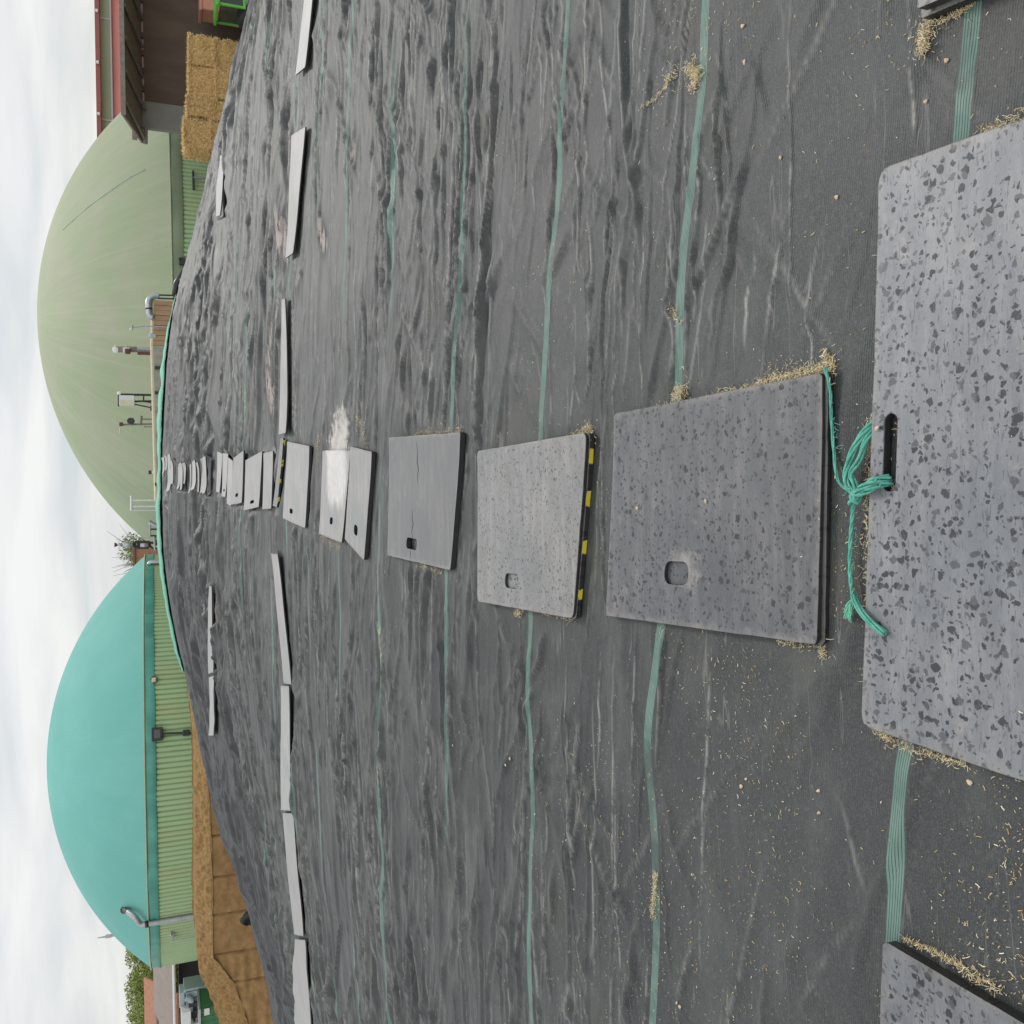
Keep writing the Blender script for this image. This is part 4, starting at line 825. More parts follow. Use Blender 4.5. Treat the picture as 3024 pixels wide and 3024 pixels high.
b0, zt0 = foot(362, 1605, 100); tree(b0, zt0, 4.0, 'upright green tree seen in the gap between the two domes', 24, 500, 8, leaf=.12)
# bare tree
b0, zt0 = foot(362, 1652, 100); h_ = thing('tree', b0, 'bare greyish tree peeping over the right shoulder of the teal dome', 'tree', 'trees behind the tanks')
t = MB(); bb = np.array(b0); R_ = np.random.default_rng(4); t.tube([bb, bb+np.array([0, 0, zt0*.75])], [.2, .08], 6)
for i in range(110):
    s0 = bb+np.array([0, 0, zt0*(.45+.3*R_.random())]); d = np.array([R_.normal()*1.3, R_.normal()*1.3, 1.2+R_.random()*zt0*.28]); m_ = s0+d*.5+R_.normal(size=3)*.2
    t.tube([s0, m_, s0+d], [.05, .035, .015], 4)
t.build('trunk', M['greybeam'], h_)

# ------------------------------------------------------------------ buildings
def gable(mb_w, mb_r, x0, x1, y0, y1, ze, zr_): pass
# small terracotta building between the domes
pa, pb = at(399, 1621, 75), at(470, 1660, 75)
h_ = thing('small_building', ((pa[0]+pb[0])/2, 75, 0), 'small terracotta clad building glimpsed between the domes', 'building')
b = MB(); b.box(((pa[0]+pb[0])/2-1, 76.5, pa[2]/2), (abs(pa[0]-pb[0])+2, 3, pa[2])); b.build('wall', M['brick'], h_)
b = MB(); b.box(((pa[0]+pb[0])/2-1, 76.5, pa[2]+.08), (abs(pa[0]-pb[0])+2.3, 3.3, .14)); b.build('roof', M['red_dark'], h_)
# far red and green hall
YH = 92.
zA, zB, zC, zD = (at(px, 200, YH)[2] for px in (284, 297, 333, 362))
xL, xR = at(300, 560, YH)[0], at(300, -260, YH)[0]
h_ = thing('farm_hall', ((xL+xR)/2, YH, 0), 'long hall with red roof edge and pale green upper wall behind the sage dome', 'building')
sl = -(at(284, 0, YH)[2]-at(290, 427, YH)[2])*0
b = MB(); b.box(((xL+xR)/2, YH+6, zC/2), (xR-xL, 12, zC)); b.build('lower_wall', M['brownwall'], h_)
b = MB(); b.box(((xL+xR)/2, YH+6.2, (zC+zB)/2), (xR-xL-.1, 11.6, zB-zC)); b.build('upper_wall', M['hall_green'], h_)
b = MB(); b.add([(xL, YH-3.2, zD-.1), (xR, YH-3.2, zD-.1), (xR, YH+.3, zC+.05), (xL, YH+.3, zC+.05), (xL, YH-3.2, zD-.25), (xR, YH-3.2, zD-.25), (xR, YH+.3, zC-.1), (xL, YH+.3, zC-.1)], [(0, 1, 2, 3), (5, 4, 7, 6), (4, 5, 1, 0), (0, 3, 7, 4), (1, 5, 6, 2)]); b.build('lean_to_roof', M['red'], h_)
b = MB(); b.box(((xL+xR)/2, YH+5.8, (zA+zB)/2), (xR-xL+.6, 13.4, zA-zB)); b.build('roof_edge', M['red_dark'], h_)
for py in (50, 350):
    p = at(315, py, YH); b = MB(); b.box((p[0], YH+.36, (zB+zC)/2), (.12, .1, zB-zC)); b.build('joint_strip', M['galv_white'], h_)
b = MB(); b.tube([(xL, YH+.25, zC+.12), (xR, YH+.25, zC+.12)], .09, 6); b.build('gutter', M['galv_white'], h_)
for py in (50, 200, 350):
    p = at(292, py, YH); b = MB(); b.lathe([(.001, .12), (.14, .1), (.16, -.1)], (p[0], YH-1.1, (zA+zB)/2), 8); b.build('lamp', M['galv_white'], h_)
# open front shed with deep canopy
YF, YB = 43., 46.6
cF = at(366, 340, YF); cB = at(424, 424, YB); zF0 = cF[2]; xE = 40.
h_ = thing('open_shed', (26, 45, 0), 'weathered open fronted shed with a deep overhanging roof behind the straw bales', 'shed')
sF, sB = (cF[2]-at(362, 0, YF)[2]), 0
b = MB(); b.add([(cF[0], YF, cF[2]), (xE, YF, cF[2]), (xE, YB, cB[2]), (cB[0], YB, cB[2]), (cF[0], YF, cF[2]+.1), (xE, YF, cF[2]+.1), (xE, YB, cB[2]+.1), (cB[0], YB, cB[2]+.1)], [(3, 2, 1, 0), (4, 5, 6, 7), (0, 1, 5, 4), (0, 4, 7, 3), (1, 2, 6, 5), (2, 3, 7, 6)]); b.build('roof', M['greybeam'], h_)
b = MB(); b.box(((cF[0]+xE)/2, YF-.03, cF[2]+.02), (xE-cF[0], .05, .2)); b.build('fascia', M['greybeam'], h_)
b = MB()
for i in range(13):
    x = cF[0]+.6+i*1.45; f = 0
    if x > xE: break
    b.tube([(x, YF+.1, cF[2]-.10), (x-.25, YB-.4, cB[2]-.04)], .075, 6)
b.build('rafter', M['greybeam'], h_)
zp = at(396, 300, YB-.7)[2]; b = MB(); b.box(((cF[0]+xE)/2-.2, YB-.75, zp), (xE-cF[0]-.6, .16, .22)); b.build('beam', M['greybeam'], h_)
xp0, xp1 = at(450, 385, YB)[0], at(450, 308, YB)[0]
b = MB(); b.box(((xp0+xp1)/2, YB-.1, zp/2), (xp1-xp0, .3, zp-.05)); b.build('pier', M['pier'], h_)
z1, z2 = at(418, 200, YB)[2], at(425, 200, YB)[2]
b = MB(); b.box(((xp1+xE)/2+.02, YB, z2/2), (xE-xp1, .25, z2)); b.build('back_wall', M['brownwall'], h_)
b = MB(); b.box(((xp1+xE)/2+.02, YB, (z1+zp)/2+.02), (xE-xp1, .25, zp-z1)); b.build('head_board', M['brownwall'], h_)
ed = [30, 38, 62, 97, 115, 151, 167, 202, 220, 256, 272, 304]
for i in range(-3, 6):
    y0 = 62+i*52.5; y1 = y0+36
    xa_, xb_ = at(421, y1, YB)[0], at(421, y0, YB)[0]; b = MB(); b.box(((xa_+xb_)/2, YB+.02, (z1+z2)/2), (xb_-xa_, .06, z1-z2)); b.build('light_slot', M['pinkpane'], h_)
    x = at(421, y1+8, YB)[0]; b = MB(); b.box((x, YB, (z1+z2)/2), (at(421, y0-16.5, YB)[0]-xb_, .25, z1-z2)); b.build('slot_post', M['brownwall'], h_)
b = MB(); b.tube([at(408, 395, YB-.4), at(432, 395, YB-.4)], .10, 6); b.tube([at(430, 380, YB-.4), at(430, 424, YB-.4)], .10, 6); b.build('corner_bracket', M['greybeam'], h_)
b = MB(); b.tube([at(402, 300, YB-.7), at(432, 322, YB-.3)], .08, 6); b.build('brace', M['greybeam'], h_)
# left: long brown roofed shed, tile roof behind, equipment
YL = 58.
xl, xr_ = at(500, 3100, YL)[0], at(500, 2805, YL)[0]; zt_, ze_, = at(468, 2950, YL)[2], at(514, 2950, YL)[2]
h_ = thing('long_shed', ((xl+xr_)/2, YL, 0), 'low dark shed with grey brown sloping roof left of the teal tank', 'shed')
b = MB(); b.add([(xl, YL-1, ze_), (xr_, YL-1, ze_), (xr_, YL+5, zt_+.35), (xl, YL+5, zt_+.35), (xl, YL-1, ze_-.12), (xr_, YL-1, ze_-.12), (xr_, YL+5, zt_+.2), (xl, YL+5, zt_+.2)], [(0, 1, 2, 3), (4, 7, 6, 5), (0, 4, 5, 1), (0, 3, 7, 4), (1, 5, 6, 2)]); b.build('roof', M['roofbrown'], h_)
b = MB(); b.box(((xl+xr_)/2, YL+2.5, ze_/2-.15), (xr_-xl-.3, 5, ze_-.3)); b.build('wall', M['blackwall'], h_)
b = MB(); b.tube([(xl, YL-1.08, ze_-.02), (xr_, YL-1.08, ze_-.02)], .09, 8); b.build('gutter', M['galv_white'], h_)
b = MB(); b.tube([at(470, 2830, YL-.5), at(514, 2838, YL-1.)], .05, 6); b.build('downpipe', M['galv'], h_)
pa = at(545, 2850, YL-1.5); b = MB(); b.box((pa[0]-.4, YL-.1, 1.4), (.3, .3, 2.8)); b.build('door_post', M['brick'], h_)
YT = 70.
p0, p1 = at(432, 2950, YT), at(470, 2950, YT); xa_, xb_ = at(450, 3120, YT)[0], at(450, 2952, YT)[0]
h_ = thing('tiled_house', ((xa_+xb_)/2, YT, 0), 'building with terracotta roof behind the brown shed at the far left', 'building')
b = MB(); b.add([(xa_, YT, p1[2]-1.2), (xb_, YT, p1[2]-1.2), (xb_-.15, YT+4, p0[2]+.25), (xa_, YT+4, p0[2]+.25)], [(0, 1, 2, 3)]); b.build('roof', M['brick'], h_).modifiers.new('s', 'SOLIDIFY').thickness = .15
b = MB(); b.box(((xa_+xb_)/2, YT+3, (p1[2]-1.4)/2), (xb_-xa_-.4, 5, p1[2]-1.4)); b.build('wall', M['concrete'], h_)
b = MB(); p = at(462, 2958, YT-.1); b.tube([p+np.array([-6, 0, -.1]), p], .1, 6); b.build('gutter', M['greybeam'], h_)
# equipment
YQ = 52.
pa, pb = at(542, 2905, YQ), at(600, 2962, YQ)
h_ = thing('gas_treatment_unit', ((pa[0]+pb[0])/2, YQ, 0), 'pale blue grey box unit with duct pipe below the brown shed roof', 'gas unit')
b = MB(); b.box(((pa[0]+pb[0])/2, YQ, pa[2]/2), (abs(pa[0]-pb[0]), 1.4, pa[2])); b.build('housing', M['tank'], h_, bevel=.03)
b = MB(); q = at(533, 2930, YQ); b.box((q[0]-.1, YQ-.2, q[2]-.1), (.8, 1.0, .35)); b.build('hood', M['tank'], h_, bevel=.03)
b = MB(); b.tube(smooth_path([at(548, 2948, YQ-.9), at(560, 2950, YQ-.9), at(566, 2962, YQ-.9), at(567, 2985, YQ-.9)]), .16, 12); b.build('duct', M['tank'], h_, smooth=True)
b = MB()
for k in (2925, 2945): p = at(575, k, YQ-.72); b.box(p, (.03, .02, .9))
b.build('panel_joint', M['dark'], h_)
pa = at(590, 2958, YQ-2)
h_ = thing('shipping_container', (pa[0]-3, YQ-2, 0), 'dark green corrugated container with white label at the far left', 'container')
b = MB(); vs = []; m = 80
for z in (.05, pa[2]):
    for j in range(m): vs.append((pa[0]-6*j/(m-1), YQ-2.8+(.05 if j % 4 < 2 else 0), z))
b.add(vs, [(j, m+j, m+j+1, j+1) for j in range(m-1)]); b.box((pa[0]-3, YQ-1.7, pa[2]/2), (6, 2.0, pa[2]-.05)); b.build('body', M['container'], h_)
b = MB(); b.box((pa[0]-3, YQ-1.75, pa[2]+.04), (6.1, 2.3, .1)); b.build('roof', M['galv'], h_)
p = at(611, 2988, YQ-2.83); b = MB(); b.box(p, (.34, .02, .26)); b.build('label', M['galv_white'], h_)
p = at(540, 3000, YQ-1)
h_ = thing('ventilation_unit', (p[0], YQ-1, 0), 'white vent box with stacked fittings above the green container', 'ventilation')
b = MB(); b.box(p+np.array([0, 0, -.15]), (.75, .8, .5)); b.build('housing', M['galv_white'], h_, bevel=.03)
b = MB(); b.tube([p+np.array([.5, 0, -.9]), p+np.array([.5, 0, -.3])], .12, 8); b.tube([p+np.array([.1, 0, -1.2]), p+np.array([.1, 0, -.4])], .09, 8); b.tube([p+np.array([-.4, 0, -.55]), p+np.array([.6, 0, -.55])], .08, 8); b.build('fittings', M['dark'], h_)
b = MB(); b.box(p+np.array([-.6, 0, -.6]), (.4, .6, .3)); b.build('side_box', M['galv_white'], h_, bevel=.02)
b = MB(); b.tube([p+np.array([0, 0, -.4]), (p[0], p[1], 0)], .06, 6); b.build('stand', M['dark'], h_)
# faint mast behind the teal dome
p = at(289, 2770, 160); h_ = thing('mast', (p[0], p[1], 0), 'faint distant mast rising over the left shoulder of the teal dome', 'mast')
b = MB(); b.tube([(p[0]+.0, p[1], 0), (p[0], p[1], p[2]-1.6), p], [.32, .22, .08], 6); b.build('pole', M['galv'], h_); b = MB(); b.box(p+np.array([0, 0, -1.6]), (.5, .3, .9)); b.build('head', M['galv'], h_)

# ------------------------------------------------------------------ silage face of the neighbouring clamp
edge = [(560, 2060), (568, 2120), (575, 2200), (577, 2400), (576, 2600), (577, 2700), (582, 2820), (590, 2880), (615, 2930), (640, 3000), (655, 3040), (700, 3200)]
EX = np.array([at(px, py, 41.2)[0] for px, py in edge]); EZ = np.array([at(px, py, 41.2)[2] for px, py in edge]); o_ = np.argsort(EX); EX, EZ = EX[o_], EZ[o_]
lx = np.array([at(600, py, 40.4)[0] for py in (3040, 2830, 2795, 2600, 2477, 2250, 2100)]); lz_px = [(740, 3040), (690, 2900), (632, 2830), (629, 2795), (627, 2600), (624, 2477), (612, 2250), (590, 2100)]
LX = np.array([at(px, py, 40.4)[0] for px, py in lz_px]); LZ = np.array([at(px, py, 40.4)[2] for px, py in lz_px]); o_ = np.argsort(LX); LX, LZ = LX[o_], LZ[o_]
h_ = thing('silage_heap', (-16, 41, 0), 'tan brown silage heap with straight cut face left of the cover', 'silage heap')
sx = np.linspace(EX[0], EX[-1]+1.5, 420); seam = [at(650, py, 40.3)[0] for py in (2477, 2600, 2712, 2830, 2920)]
def heap(rows, name, mat, amp, seams=False):
    vs = []
    for x in sx:
        zt2 = np.interp(x, EX, EZ); zl = min(np.interp(x, LX, LZ), zt2-.1)
        for yy, zz_ in rows(x, zt2, zl):
            g_ = amp*(float(fbm(np.array(x*3.2), np.array(zz_*6+yy), 5, 4))-.5)
            dp = 0
            if seams:
                for s_ in seam: dp += .14*math.exp(-((x-s_-.03*zz_)/.03)**2)
                if x < seam[3]: g_ += .16*(float(vn(np.array(x*.5), np.array(zz_*4.5), 8))-.5)
            vs.append((x+g_*.2, yy-g_+dp, zz_+g_*.5))
    m = len(list(rows(0, 1, .5))); b = MB(); b.add(vs, [(i*m+j, (i+1)*m+j, (i+1)*m+j+1, i*m+j+1) for i in range(len(sx)-1) for j in range(m-1)]); return b.build(name, mat, h_, smooth=True)
heap(lambda x, zt2, zl: [(49-4*t, zt2+.15-.15*t) for t in np.linspace(0, 1, 6)[:-1]]+[(45-3.6*t, zt2) for t in np.linspace(0, 1, 10)[:-1]]+[(41.4-1.*t, zt2+(zl-zt2)*t) for t in np.linspace(0, 1, 14)], 'loose_top', M['silage'], .24)
heap(lambda x, zt2, zl: [(40.40+.06-.0*t, zl+.06-(zl+.2)*t) for t in np.linspace(0, 1, 36)], 'cut_face', M['silage_cut'], .10, True)
# black sheet scraps on the clamp edge there
for (px, py), lb in (((725, 2715), 'black plastic flap sticking up where the cover meets the silage heap'), ((708, 2625), 'small black plastic scrap on the cover rim, right of the larger flap'), ((748, 2755), 'small black plastic scrap on the cover rim, left of the larger flap')):
    p = at(px, py, 36.4); s_ = .35 if 'flap' in lb and 'small' not in lb else .16
    b = MB(); vs = []
    for i in range(7):
        for j in range(5): vs.append((p[0]+s_*(i/6-.5)*1.6, p[1]+.15*math.sin(i+j*.7)*s_, p[2]-.25+(s_*1.3*(j/4))*math.sin(math.pi*(.15+.7*i/6))))
    b.add(vs, [(i*5+j, (i+1)*5+j, (i+1)*5+j+1, i*5+j+1) for i in range(6) for j in range(4)])
    o = b.build('plastic_scrap', M['sheetblack'], smooth=True, loc=p); o.modifiers.new('s', 'SOLIDIFY').thickness = .02; tag(o, lb, 'plastic sheet', 'black plastic scraps along the rim')

# ------------------------------------------------------------------ straw bales
YBL = 41.6
bx = [at(560, py, YBL)[0] for py in (97, 190, 285, 345, 432)]
ztop = [at(px, py, YBL)[2] for px, py in ((560, 146), (560, 250), (555, 335), (545, 410))]
def bale_mesh(dx, dy, dz, sd):
    b = MB(); R_ = np.random.default_rng(sd); n = (14, 16, 12)
    bm = bmesh.new(); bmesh.ops.create_cube(bm, size=1); bmesh.ops.subdivide_edges(bm, edges=bm.edges[:], cuts=13, use_grid_fill=True)
    for v in bm.verts:
        p = v.co.copy(); q = Vector((p.x*dx, p.y*dy, p.z*dz)); rnd_ = max(abs(p.x), abs(p.y), abs(p.z))
        e1 = sorted((abs(p.x), abs(p.y), abs(p.z)))[1]
        q *= 1-.035*max(0, (e1-.4)/.1)
        nz = mnoise.fractal(q*2.6+Vector((sd*7, 0, 0)), .9, 2.1, 4); fl = math.sin(q.x*2*math.pi/.32+mnoise.noise(q*1.5)*2)*.018
        q += p.normalized()*(nz*.055+fl); v.co = q
    me = bpy.data.meshes.new('compressed_straw'); bm.to_mesh(me); bm.free(); me.materials.append(M['bale'])
    fb = MB()
    for i in range(2600):
        f = R_.integers(0, 4); u_, v_ = R_.random()-.5, R_.random()-.5
        if f == 0: p = np.array([u_*dx, -dy/2, v_*dz]); nrm = np.array([0, -1, 0])
        elif f == 1: p = np.array([u_*dx, v_*dy, dz/2]); nrm = np.array([0, 0, 1])
        elif f == 2: p = np.array([-dx/2, u_*dy, v_*dz]); nrm = np.array([-1, 0, 0])
        else: p = np.array([u_*dx, -dy/2+.02, dz/2-.02]); nrm = np.array([0, -.7, .7])
        d = R_.normal(size=3)+nrm*.25; d /= np.linalg.norm(d); l = .06+.20*R_.random()**1.5; s_ = np.cross(d, nrm); s_ = s_/(np.linalg.norm(s_)+1e-6)*.006
        a = p+nrm*.015-d*l*.5; c = p+nrm*(.02+.05*R_.random())+d*l*.5; fb.add([a-s_, a+s_, c+s_, c-s_], [(0, 1, 2, 3)])
    fm = bpy.data.meshes.new('loose_straw'); fm.from_pydata(fb.v, [], fb.f); fm.materials.append(M['bale_fibre']); return me, fm
lblr = ['in the top row', 'in the second row down', 'in the third row down', 'at the bottom row']
lblc = ['at the right end of the stack', 'second from the right end of the stack', 'narrow, beside the dark gap of the stack', 'at the left end of the stack']
for i in range(4):
    x0, x1 = bx[i+1], bx[i]; dx = x1-x0-.04; zt2 = ztop[i]; dz = 1.12
    me_, fm_ = bale_mesh(dx, 1.5, dz, 20+i); nr = int(math.ceil(zt2/dz))
    for r_ in range(nr):
        zc = zt2-dz*(r_+.5); dzz = dz
        lab = f'golden straw bale {lblr[min(r_, 3)]}, {lblc[i]}'
        root = thing('straw_bale', ((x0+x1)/2+.03*rng.normal(), YBL+.75+.05*rng.normal(), max(zc, dz/2-.2)), lab, 'straw bale', 'stacked straw bales beside the shed')
        o = bpy.data.objects.new('compressed_straw', me_); COL.objects.link(o); o.parent = root
        if r_ < 3: o = bpy.data.objects.new('loose_straw', fm_); COL.objects.link(o); o.parent = root

# ------------------------------------------------------------------ tractor at the right picture edge
YTR = 40.
p = at(690, 18, YTR); x0 = p[0]
h_ = thing('tractor', (x0+1.2, YTR, 0), 'bright green farm tractor cut off by the right picture edge', 'tractor')
zc_ = at(645, 10, YTR)[2]; zb_ = at(722, 10, YTR)[2]
b = MB()
for dx_ in (0, 1.5):
    b.box((x0+dx_, YTR, (zc_+zb_)/2), (.10, .10, zc_-zb_)); b.box((x0+dx_, YTR+1.5, (zc_+zb_)/2), (.10, .10, zc_-zb_))
b.box((x0+.75, YTR+.75, zc_+.05), (1.75, 1.8, .12)); b.box((x0+.75, YTR-.02, zb_), (1.62, .1, .12)); b.build('cab_frame', M['tractor'], h_, bevel=.02)
b = MB(); b.box((x0+.75, YTR+.05, (zc_+zb_)/2), (1.4, .03, zc_-zb_-.12)); b.build('windscreen', M['glass'], h_)
b = MB(); b.box((x0+.02, YTR+.75, (zc_+zb_)/2), (.03, 1.4, zc_-zb_-.12)); b.build('side_window', M['glass'], h_)
b = MB(); b.box((x0+.75, YTR-.1, zb_-.42), (1.3, .9, .7)); b.box((x0+.75, YTR+.9, zb_-.6), (1.2, 2.4, .9)); b.build('body', M['galv'], h_, bevel=.05)
b = MB(); b.box((x0+.32, YTR-.57, zb_-.22), (.16, .06, .16)); b.build('rear_light', M['redlamp'], h_, bevel=.02)
b = MB(); b.box((x0+.32, YTR-.55, zb_-.22), (.42, .04, .36)); b.build('light_plate', M['galv_white'], h_)
for dx_ in (-.15, 1.65):
    w_ = MB(); prof_ = [(.35, -.24), (.8, -.25), (.88, -.15), (.88, .15), (.8, .25), (.35, .24)]
    vs = []; n = 40
    for r_, z_ in prof_:
        for j in range(n):
            a = 2*math.pi*j/n; rr2 = r_+(.03 if (j % 2 and r_ > .85) else 0); vs.append((x0+dx_+z_, YTR+.7+rr2*math.cos(a), max(.85, zb_-1.35)+rr2*math.sin(a)))
    w_.add(vs, [(i*n+j, i*n+(j+1) % n, (i+1)*n+(j+1) % n, (i+1)*n+j) for i in range(len(prof_)-1) for j in range(n)]); wh = w_.build('wheel', M['tyre'], h_, smooth=True)
    b = MB(); b.tube([(x0+dx_-.2, YTR+.7, max(.85, zb_-1.35)), (x0+dx_+.2, YTR+.7, max(.85, zb_-1.35))], .36, 20); r2 = b.build('rim', M['galv_white'], None); r2.parent = wh; r2.data.transform(Matrix.Translation(-Vector(h_.location)))
b = MB(); b.box((x0+.75, YTR+.7, max(.85, zb_-1.35)), (1.7, .2, .2)); b.box((x0+.75, YTR+2.2, zb_-.8), (.7, 1.8, .8)); b.build('chassis', M['dark'], h_)
p = at(605, 12, 44.5); h_ = thing('loader_bucket', (p[0]+1, 44.5, 0), 'faded orange bin standing behind the tractor cab', 'bin')
b = MB(); b.box((p[0]+.9, 44.8, p[2]/2+.25), (2.6, 1.2, p[2]-.1)); b.build('body', M['orange'], h_, bevel=.06)
b = MB(); b.box((p[0]+.9, 44.8, p[2]+.2), (2.75, 1.3, .12)); b.build('rim', M['orange'], h_, bevel=.02)

# ------------------------------------------------------------------ green twine at the large mat
def gp(px, py, lift):                       # a point lying above the cover or a mat
    q = hit(px, py); return np.array([q[0], q[1], float(H(q[0], q[1]))+lift])
tw = thing('green_twine', gp(2555, 1455, .02), 'knotted green baler twine from the mat slot along the gap', 'twine')
def cord(name, pts, r, strands=3, wob=.003, twist=14):
    b = MB(); path = smooth_path(pts, 8); n = len(path)
    for s_ in range(strands):
        out = []
        for i, p in enumerate(path):
            t = (path[min(i+1, n-1)]-path[max(i-1, 0)]).normalized(); a = t.orthogonal().normalized(); c = t.cross(a); ang = s_*2*math.pi/strands+i/n*twist
            out.append(p+(a*math.cos(ang)+c*math.sin(ang))*wob)
        b.tube(out, r, 6)
    return b.build(name, M['twine'], tw, smooth=True)
cord('cord', [gp(2462, 1085, .03), gp(2468, 1150, .02), gp(2467, 1220, .015), gp(2472, 1320, .012), gp(2490, 1410, .02), gp(2520, 1446, .02), gp(2552, 1456, .03)], .0026, 3, .0026, 20)
cord('loop', [gp(2600, 1240, .012), gp(2580, 1275, .03), gp(2555, 1320, .035), gp(2530, 1375, .03), gp(2526, 1420, .03), gp(2550, 1455, .03)], .004, 4, .006, 7)
cord('loop', [gp(2598, 1262, .012), gp(2585, 1300, .03), gp(2562, 1360, .03), gp(2545, 1400, .035), gp(2560, 1440, .035), gp(2556, 1458, .03)], .004, 3, .005, 6)
cord('slot_strand', [gp(2556, 1458, .03), gp(2585, 1446, .05), gp(2612, 1432, .058), gp(2634, 1418, .05), gp(2645, 1412, .02)], .0045, 4, .007, 4)
cord('slot_strand', [gp(2560, 1460, .03), gp(2590, 1452, .045), gp(2618, 1444, .055), gp(2640, 1430, .045), gp(2648, 1426, .015)], .004, 3, .006, 4)
cord('tail', [gp(2556, 1458, .03), gp(2543, 1490, .025), gp(2533, 1540, .02), gp(2527, 1610, .018), gp(2526, 1690, .018), gp(2534, 1745, .02), gp(2540, 1760, .02)], .0030, 3, .0032, 24)
cord('flat_end', [gp(2540, 1760, .022), gp(2560, 1780, .035), gp(2590, 1812, .045), gp(2625, 1845, .046), gp(2652, 1868, .043)], .0035, 5, .006, 2)
b = MB()
for i in range(5):
    a = i*1.3; c0 = Vector(gp(2555, 1457, .032)); ring = []
    for j in range(17):
        t = j/16*2*math.pi; ring.append(c0+Vector((.016*math.cos(t)*math.cos(a)+.004*i*math.sin(a)-.006, .016*math.cos(t)*math.sin(a)+.003*i-.006, .012*math.sin(t))))
    b.tube(ring, .0045, 6, cap=False)
b.build('knot', M['twine'], tw, smooth=True)
b = MB()
for _ in range(70):
    k_ = rng.random(); px_, py_ = ((2463+60*k_, 1150+300*k_), (2556-25*k_, 1458+300*k_), (2600-70*k_, 1245+180*k_), (2556+85*k_, 1458-35*k_))[int(rng.integers(0, 4))]
    p0 = Vector(gp(px_, py_, .022)); d_ = Vector(rng.normal(size=3)).normalized()*.016*(.4+rng.random()); d_.z = abs(d_.z)*.4-.004
    b.tube([p0, p0+d_*.5+Vector((0, 0, .002)), p0+d_], .0007, 4)
b.build('stray_fibre', M['twine'], tw)['kind'] = 'stuff'
b = MB(); c0 = Vector(gp(2540, 1763, .02))
for j in range(40):
    a = math.radians(200+random.gauss(0, 22)); l = .035+random.random()*.012
    tgt = Vector(gp(2523, 1818, .012))+Vector((random.gauss(0, .008), random.gauss(0, .009), random.random()*.012)); b.tube(smooth_path([c0, (c0+tgt)/2+Vector((random.gauss(0, .006), random.gauss(0, .004), .008)), tgt], 3), .0012, 4)
b.build('frayed_end', simple('pale_green_fibre', (.16, .48, .34), .7, var=.3, scale=60), tw)

# ------------------------------------------------------------------ straw litter
def scatter(name, P3, length, width, mat, label, cat, flat=.25, sd=1, curl=0):
    R_ = np.random.default_rng(sd); n = len(P3); a = R_.random(n)*2*math.pi
    L_ = length*(.35+R_.random(n)**2*1.3); W_ = width*(.6+.9*R_.random(n))
    d = np.stack([np.cos(a), np.sin(a), flat*R_.normal(size=n)], 1); s_ = np.stack([-np.sin(a), np.cos(a), .5*R_.normal(size=n)], 1)
    c = P3; k = curl*R_.normal(size=(n, 1))
    bend = s_*k*L_[:, None]; mid = c+bend
    v = np.stack([c-d*L_[:, None]/2-s_*W_[:, None]/2, c-d*L_[:, None]/2+s_*W_[:, None]/2, mid+s_*W_[:, None]/2, c+d*L_[:, None]/2+s_*W_[:, None]/2, c+d*L_[:, None]/2-s_*W_[:, None]/2, mid-s_*W_[:, None]/2], 1).reshape(-1, 3)
    i = np.arange(n)[:, None]*6; q = np.concatenate([i+np.array([[0, 1, 2, 5]]), i+np.array([[5, 2, 3, 4]])], 0)
    o = np_mesh(name, v, q, mat, smooth=False); return tag(o, label, cat, kind='stuff')
def top_at(x, y):
    z = gsurf(x, y)
    for k in MATS:
        X = [p[0] for p in k['q']]; Y = [p[1] for p in k['q']]
        sel = (x > min(X)-.1) & (x < max(X)+.1) & (y > min(Y)-.1) & (y < max(Y)+.1)
        if sel.any():
            ii = np.where(sel)[0]; d = inside(k['q'], x[ii], y[ii]); on = ii[d > -.005]; z[on] = np.maximum(z[on], H(x[on], y[on])+k['lift']+k['th']+.002)
    return z
n = 70000; y = 1.2+10.5*rng.random(n)**1.6; x = (rng.random(n)*2-1)*(1.1+y*.66); cl = fbm(x*1.6, y*1.6, 300)
keep = rng.random(n) < (sst(.42, .70, cl)*.85+.05)*np.interp(y, [1, 2.5, 4, 9], [1, .8, .5, .3])
onm = np.zeros(n, bool)
for k in MATS: onm |= inside(k['q'], x, y) > -.01
keep &= (~onm) | (rng.random(n) < .02); x, y = x[keep], y[keep]
z = top_at(x, y)+.0035
scatter('straw_litter', np.stack([x, y, z], 1), .0085, .0013, M['straw'], 'tiny straw bits scattered over the dark cover', 'straw', .15, 3, .15)
